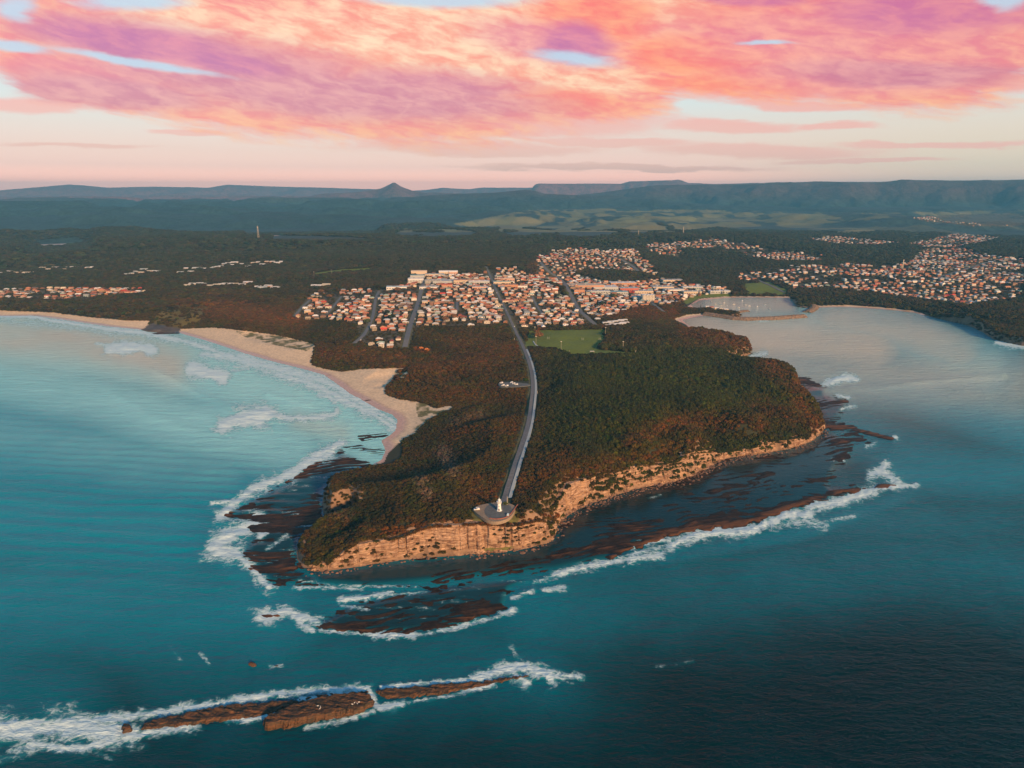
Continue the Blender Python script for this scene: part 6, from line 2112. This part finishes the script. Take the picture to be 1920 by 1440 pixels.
for i, (a, b_, rc) in enumerate([(1326, 577, WH), (1334, 578, RD), (1343, 579.5, WH), (1352, 580.5, LG), (1361, 582, WH)]):
    x, y = p2w(a, b_, 2.3)
    r_ = emptyobj('shed', (x, y, 2.3), 0.1)
    m_ = MB(); m_.box(0, 0, 0, 11, 7, 3.4); q = m_.build('wall', WALL, r_); q.color = (*CR, 1)
    m_ = MB(); m_.hip(0, 0, 3.65, 12, 8, 1.5, inset=.1); q = m_.build('roof', ROOF, r_); q.color = (*rc, 1)
    m_ = MB(); m_.box(0, -3.52, 0, 3, .1, 2.6); m_.build('door', DARK, r_)
    setprops(r_, ordn[i] + ' wharf shed from the left' + (', red roofed' if rc is RD else ''), 'shed', 'sheds on the wharf')
HULL = mat('boat_hull', (1, 1, 1), .4, .02, objcol=True)
def boat_proto():
    r_ = emptyobj('boat', (0, 0, 0)); L, W = 9.0, 3.0
    V = []; st = [(-L / 2, .75), (-L * .2, 1), (L * .15, .95), (L * .38, .6), (L / 2, .04)]
    for x, k in st:
        for s_, z_, kk in ((-1, 1.1, 1), (-1, -.4, .55), (1, -.4, .55), (1, 1.1, 1)): V.append((x, s_ * W / 2 * k * kk, z_ + (.35 if x > 2 and z_ > 0 else 0)))
    F = []
    for i in range(4):
        for j in range(4): a = i * 4 + j; b_ = i * 4 + (j + 1) % 4; F.append((a, b_, b_ + 4, a + 4))
    F += [(3, 2, 1, 0), (16, 17, 18, 19)]
    mesh_np('hull', V, F, HULL, r_)
    m_ = MB(); m_.box(-.6, 0, 1.05, 3.0, 1.9, 1.3); m_.build('cabin', TRIM, r_)
    m_ = MB(); m_.cyl(.9, 0, 1.0, 11, .09, .05, 6); m_.box(-.9, 0, 2.7, 3.6, .12, .12); m_.build('mast', TRIM, r_)
    return r_
b0 = boat_proto()
BT = [(1333, 566), (1341, 571), (1352, 574), (1358, 568), (1363, 574), (1376, 571), (1385, 577), (1392, 564), (1398, 572), (1405, 574), (1420, 575), (1434, 572), (1443, 580), (1386, 582), (1350, 570)]
for i, (a, b_) in enumerate(BT):
    o = b0 if i == 0 else copy_tree(b0)
    x, y = p2w(a, b_, 0); o.location = (x, y, .1); o.scale = (.75, .75, .75); o.rotation_euler = (0, 0, rnd.uniform(0, 6.28))
    cl = rnd.choice([((.8, .8, .8), 'white'), ((.75, .72, .62), 'cream'), ((.2, .3, .4), 'blue')])
    for ch in o.children:
        if ch.name.startswith('hull'): ch.color = (*cl[0], 1)
    xs_ = sorted(BT); k = xs_.index((a, b_))
    setprops(o, f'{cl[1]} masted boat moored in the harbour, {ordn[k]} of fifteen counted from the left', 'boat', 'boats moored in the harbour')

# ------------------------------------------------------------------ rock island in front
def mat_island():
    m = bpy.data.materials.new('island_rock'); m.use_nodes = True
    t = m.node_tree; t.nodes.clear(); g = G(t)
    b = g.node('ShaderNodeBsdfPrincipled'); o = g.node('ShaderNodeOutputMaterial')
    geo = g.node('ShaderNodeNewGeometry'); P = geo.outputs['Position']
    n = g.noise(P, .18, 6, .65); n2 = g.noise(g.mapping(P, rot=(0, 0, -.3), scale=(.12, .5, 1.4)), 1, 5, .6)
    c = g.mix(g.mapr(n, .35, .65), (.022, .018, .008, 1), (.085, .042, .014, 1))
    nz = g.sep(geo.outputs['Normal'])[2]
    c = g.mix(g.mapr(n2, .45, .65), c, (.15, .062, .020, 1))
    g.l.new(c, b.inputs['Base Color']); b.inputs['Roughness'].default_value = .7
    bn = g.node('ShaderNodeBump'); bn.inputs['Distance'].default_value = .5; g.l.new(g.m('ADD', n, n2), bn.inputs['Height']); g.l.new(bn.outputs[0], b.inputs['Normal'])
    g.l.new(b.outputs[0], o.inputs[0]); return m
ISL = mat_island()
def rock_slab(poly_px, hf, lab, seed, name='rock_island', h0=-1.5):
    """poly: outline at the water; hf: height at front, back"""
    w = [p2w(a, b_, 0) for a, b_ in smooth_poly(poly_px + [poly_px[0]], 2)[:-1]]
    xs = [q[0] for q in w]; ys = [q[1] for q in w]
    st = 0.6
    gx = np.arange(min(xs) - 3, max(xs) + 3, st); gy = np.arange(min(ys) - 3, max(ys) + 3, st)
    X_, Y_ = np.meshgrid(gx, gy)
    ins = inpoly(X_, Y_, w); ds = segdist(X_, Y_, segs_of(w, True)); e = np.where(ins, ds, -ds) + (fbm(X_ / 3.2, Y_ / 3.2, 4, seed, .65) - .5) * 4.6
    ty = (Y_ - min(ys)) / (max(ys) - min(ys))
    H = hf[0] * (1 - ty) + hf[1] * ty
    th = -.22; v = -X_ * math.sin(th) + Y_ * math.cos(th); u = X_ * math.cos(th) + Y_ * math.sin(th)
    z = H * sstep(e, 0, 1.8) + (fbm(u / 7, v / 1.6, 5, seed + 3, .62) - .5) * 2.4 * sstep(e, 0, 3) + (fbm(X_ / 6, Y_ / 6, 4, seed + 5) - .5) * 2.0
    z = np.where(e < 0, -1.6, z)
    K = e > -1.6
    F, used = grid_faces(*X_.shape, K[:-1, :-1] & K[1:, 1:] & K[:-1, 1:] & K[1:, :-1])
    F = F[:, ::-1]
    V = np.stack([X_.ravel(), Y_.ravel(), z.ravel()], 1)[used]
    o = mesh_np(name, V, F, ISL, smooth=False)
    if o.data.polygons[len(o.data.polygons) // 2].normal.z < 0: o.data.flip_normals()
    return setprops(o, lab, 'rock island')
rock_slab([(495, 1371), (492, 1352), (530, 1336), (560, 1322), (620, 1308), (690, 1302), (704, 1312), (702, 1328), (660, 1342), (600, 1354), (540, 1365)], (4.6, 3.2), 'broad brown slab of rock in front, highest of the reef islands', 3)
rock_slab([(268, 1368), (262, 1356), (340, 1338), (430, 1322), (500, 1318), (540, 1312), (580, 1312), (560, 1322), (510, 1340), (460, 1350), (390, 1356), (320, 1366)], (1.7, 1.2), 'long low rock slab at the left covered with dark weed', 13)
rock_slab([(232, 1376), (228, 1360), (244, 1358), (250, 1374)], (2.6, 2.2), 'small split rock at the left end surrounded by surf', 23)
rock_slab([(703, 1303), (706, 1293), (740, 1292), (820, 1284), (880, 1280), (930, 1274), (975, 1266), (1000, 1268), (960, 1276), (910, 1288), (860, 1298), (790, 1308), (730, 1313)], (1.5, 1.0), 'tapering rock slab at the right with white surf on its tip', 33)
rock_slab([(560, 1318), (590, 1310), (650, 1303), (688, 1301), (690, 1296), (620, 1300), (570, 1308)], (0.9, 1.0), 'thin dark ledge behind the broad brown slab', 43)
rock_slab([(466, 1249), (468, 1242), (477, 1242), (481, 1248), (474, 1251)], (2.2, 1.6), 'small brown rock, left of two standing alone in the sea', 53, 'sea_rock')
rock_slab([(509, 1251), (511, 1246), (520, 1246), (523, 1250), (516, 1252)], (1.4, 1.0), 'small brown rock, right of two standing alone in the sea', 63, 'sea_rock')
BIRD = mat('bird_feathers', (.8, .8, .78), .7)
bv = []; 
for i, (a, b_) in enumerate([(596, 1325), (600, 1330), (601, 1327), (661, 1322), (665, 1319), (670, 1321), (673, 1318)]):
    x, y = p2w(a, b_, 4.2)
    V0, F0 = ICO1
    V = V0 * np.array([.38, .17, .17]) + np.array([0, 0, .38]); H_ = V0 * .1 + np.array([.34, 0, .6])
    Vv = np.concatenate([V, H_, np.array([[-.3, 0, .4], [-.75, .07, .42], [-.75, -.07, .42]]), np.array([[.42, 0, .63], [.6, 0, .58], [.42, .03, .56]]), np.array([[0.02, .05, .3], [.04, .05, -.1], [.08, .05, .3], [0.02, -.05, .3], [.04, -.05, -.1], [.08, -.05, .3]])])
    n = len(V0); F = [tuple(f) for f in F0] + [tuple(f + n) for f in F0] + [(2 * n, 2 * n + 1, 2 * n + 2), (2 * n + 3, 2 * n + 4, 2 * n + 5), (2 * n + 6, 2 * n + 7, 2 * n + 8), (2 * n + 9, 2 * n + 10, 2 * n + 11)]
    o = mesh_np('seabird', Vv, F, BIRD)

    o.location = (x, y, 4.3); o.rotation_euler = (0, 0, i * 1.1); o.scale = (1.5, 1.5, 1.5)
    setprops(o, f'white seabird resting on the broad brown slab, {ordn[i]} of seven from the left', 'bird', 'seabirds on the broad brown slab')

# fallen boulders at the foot of the cliffs
def boulders():
    r = np.random.default_rng(31); V0, F0 = ICO1; Vs = []; Fs = []; n = 0
    P_ = []
    for a, b_ in zip(FR[:-1], FR[1:]):
        L = math.hypot(b_[0] - a[0], b_[1] - a[1]); k = max(1, int(L / 0.55))
        T = np.array([b_[0] - a[0], b_[1] - a[1]]) / max(L, .01); Nn = np.array([-T[1], T[0]])
        for i in range(k):
            t_ = r.uniform(); q = np.array(a) * (1 - t_) + np.array(b_) * t_
            o_ = r.normal(-1.5, 3.0); dens = fbm(np.array([q[0] / 25]), np.array([q[1] / 25]), 2, 55)[0]
            if q[0] > 45 and q[0] < 300: o_ *= 1.5; keepp = 0.95
            else: keepp = 0.5 if dens > .5 else 0.15
            if r.uniform() > keepp: continue
            P_.append((q + Nn * o_, max(0.1, 0.5 + 0.35 * o_)))
    for q, z_ in P_:
        s_ = r.uniform(.35, 1.3) * (1 if r.uniform() > .06 else 2.0)
        W = V0 * s_ * np.array([r.uniform(.8, 1.4), r.uniform(.8, 1.2), r.uniform(.5, .9)]) * (1 + r.uniform(-.2, .2, (len(V0), 1))) + np.array([q[0], q[1], min(z_, 3)])
        Vs.append(W); Fs.append(F0 + n); n += len(W)
    o = mesh_np('fallen_boulders', np.concatenate(Vs), np.concatenate(Fs).astype(np.int32), mat('boulder_rock', (0.19, 0.115, 0.085), 0.9, 0.35, 0.5))
    setprops(o, 'fallen boulders and cobbles along the foot of the cliffs', 'boulders', kind='stuff')
boulders()

# ------------------------------------------------------------------ lakes and low mist behind the ridge
for pts in LAKES[:2]:
    sheet('lake', pts, 6, lake_m)
def mistmat():
    m = bpy.data.materials.new('mist'); m.use_nodes = True; t = m.node_tree; t.nodes.clear(); g = G(t)
    v = g.node('ShaderNodeVolumePrincipled'); v.inputs['Color'].default_value = (.95, .9, .9, 1); v.inputs['Density'].default_value = .006
    o = g.node('ShaderNodeOutputMaterial'); g.l.new(v.outputs[0], o.inputs['Volume']); return m

# ------------------------------------------------------------------ haze
def build_haze():
    m = bpy.data.materials.new('haze'); m.use_nodes = True; t = m.node_tree; t.nodes.clear(); g = G(t)
    v = g.node('ShaderNodeVolumePrincipled')
    v.inputs['Color'].default_value = (0.16, 0.60, 1.0, 1)
    v.inputs['Density'].default_value = HAZE_D
    v.inputs['Anisotropy'].default_value = 0.0
    o = g.node('ShaderNodeOutputMaterial'); g.l.new(v.outputs[0], o.inputs['Volume'])
    mb = MB(); mb.box(0, 11250, -8, 52000, 29500, 8 + 640)
    h = mb.build('haze', m)
    setprops(h, 'thin blue haze lying over the far land', 'haze', kind='stuff')
HAZE_D = 5.2e-5
build_haze()
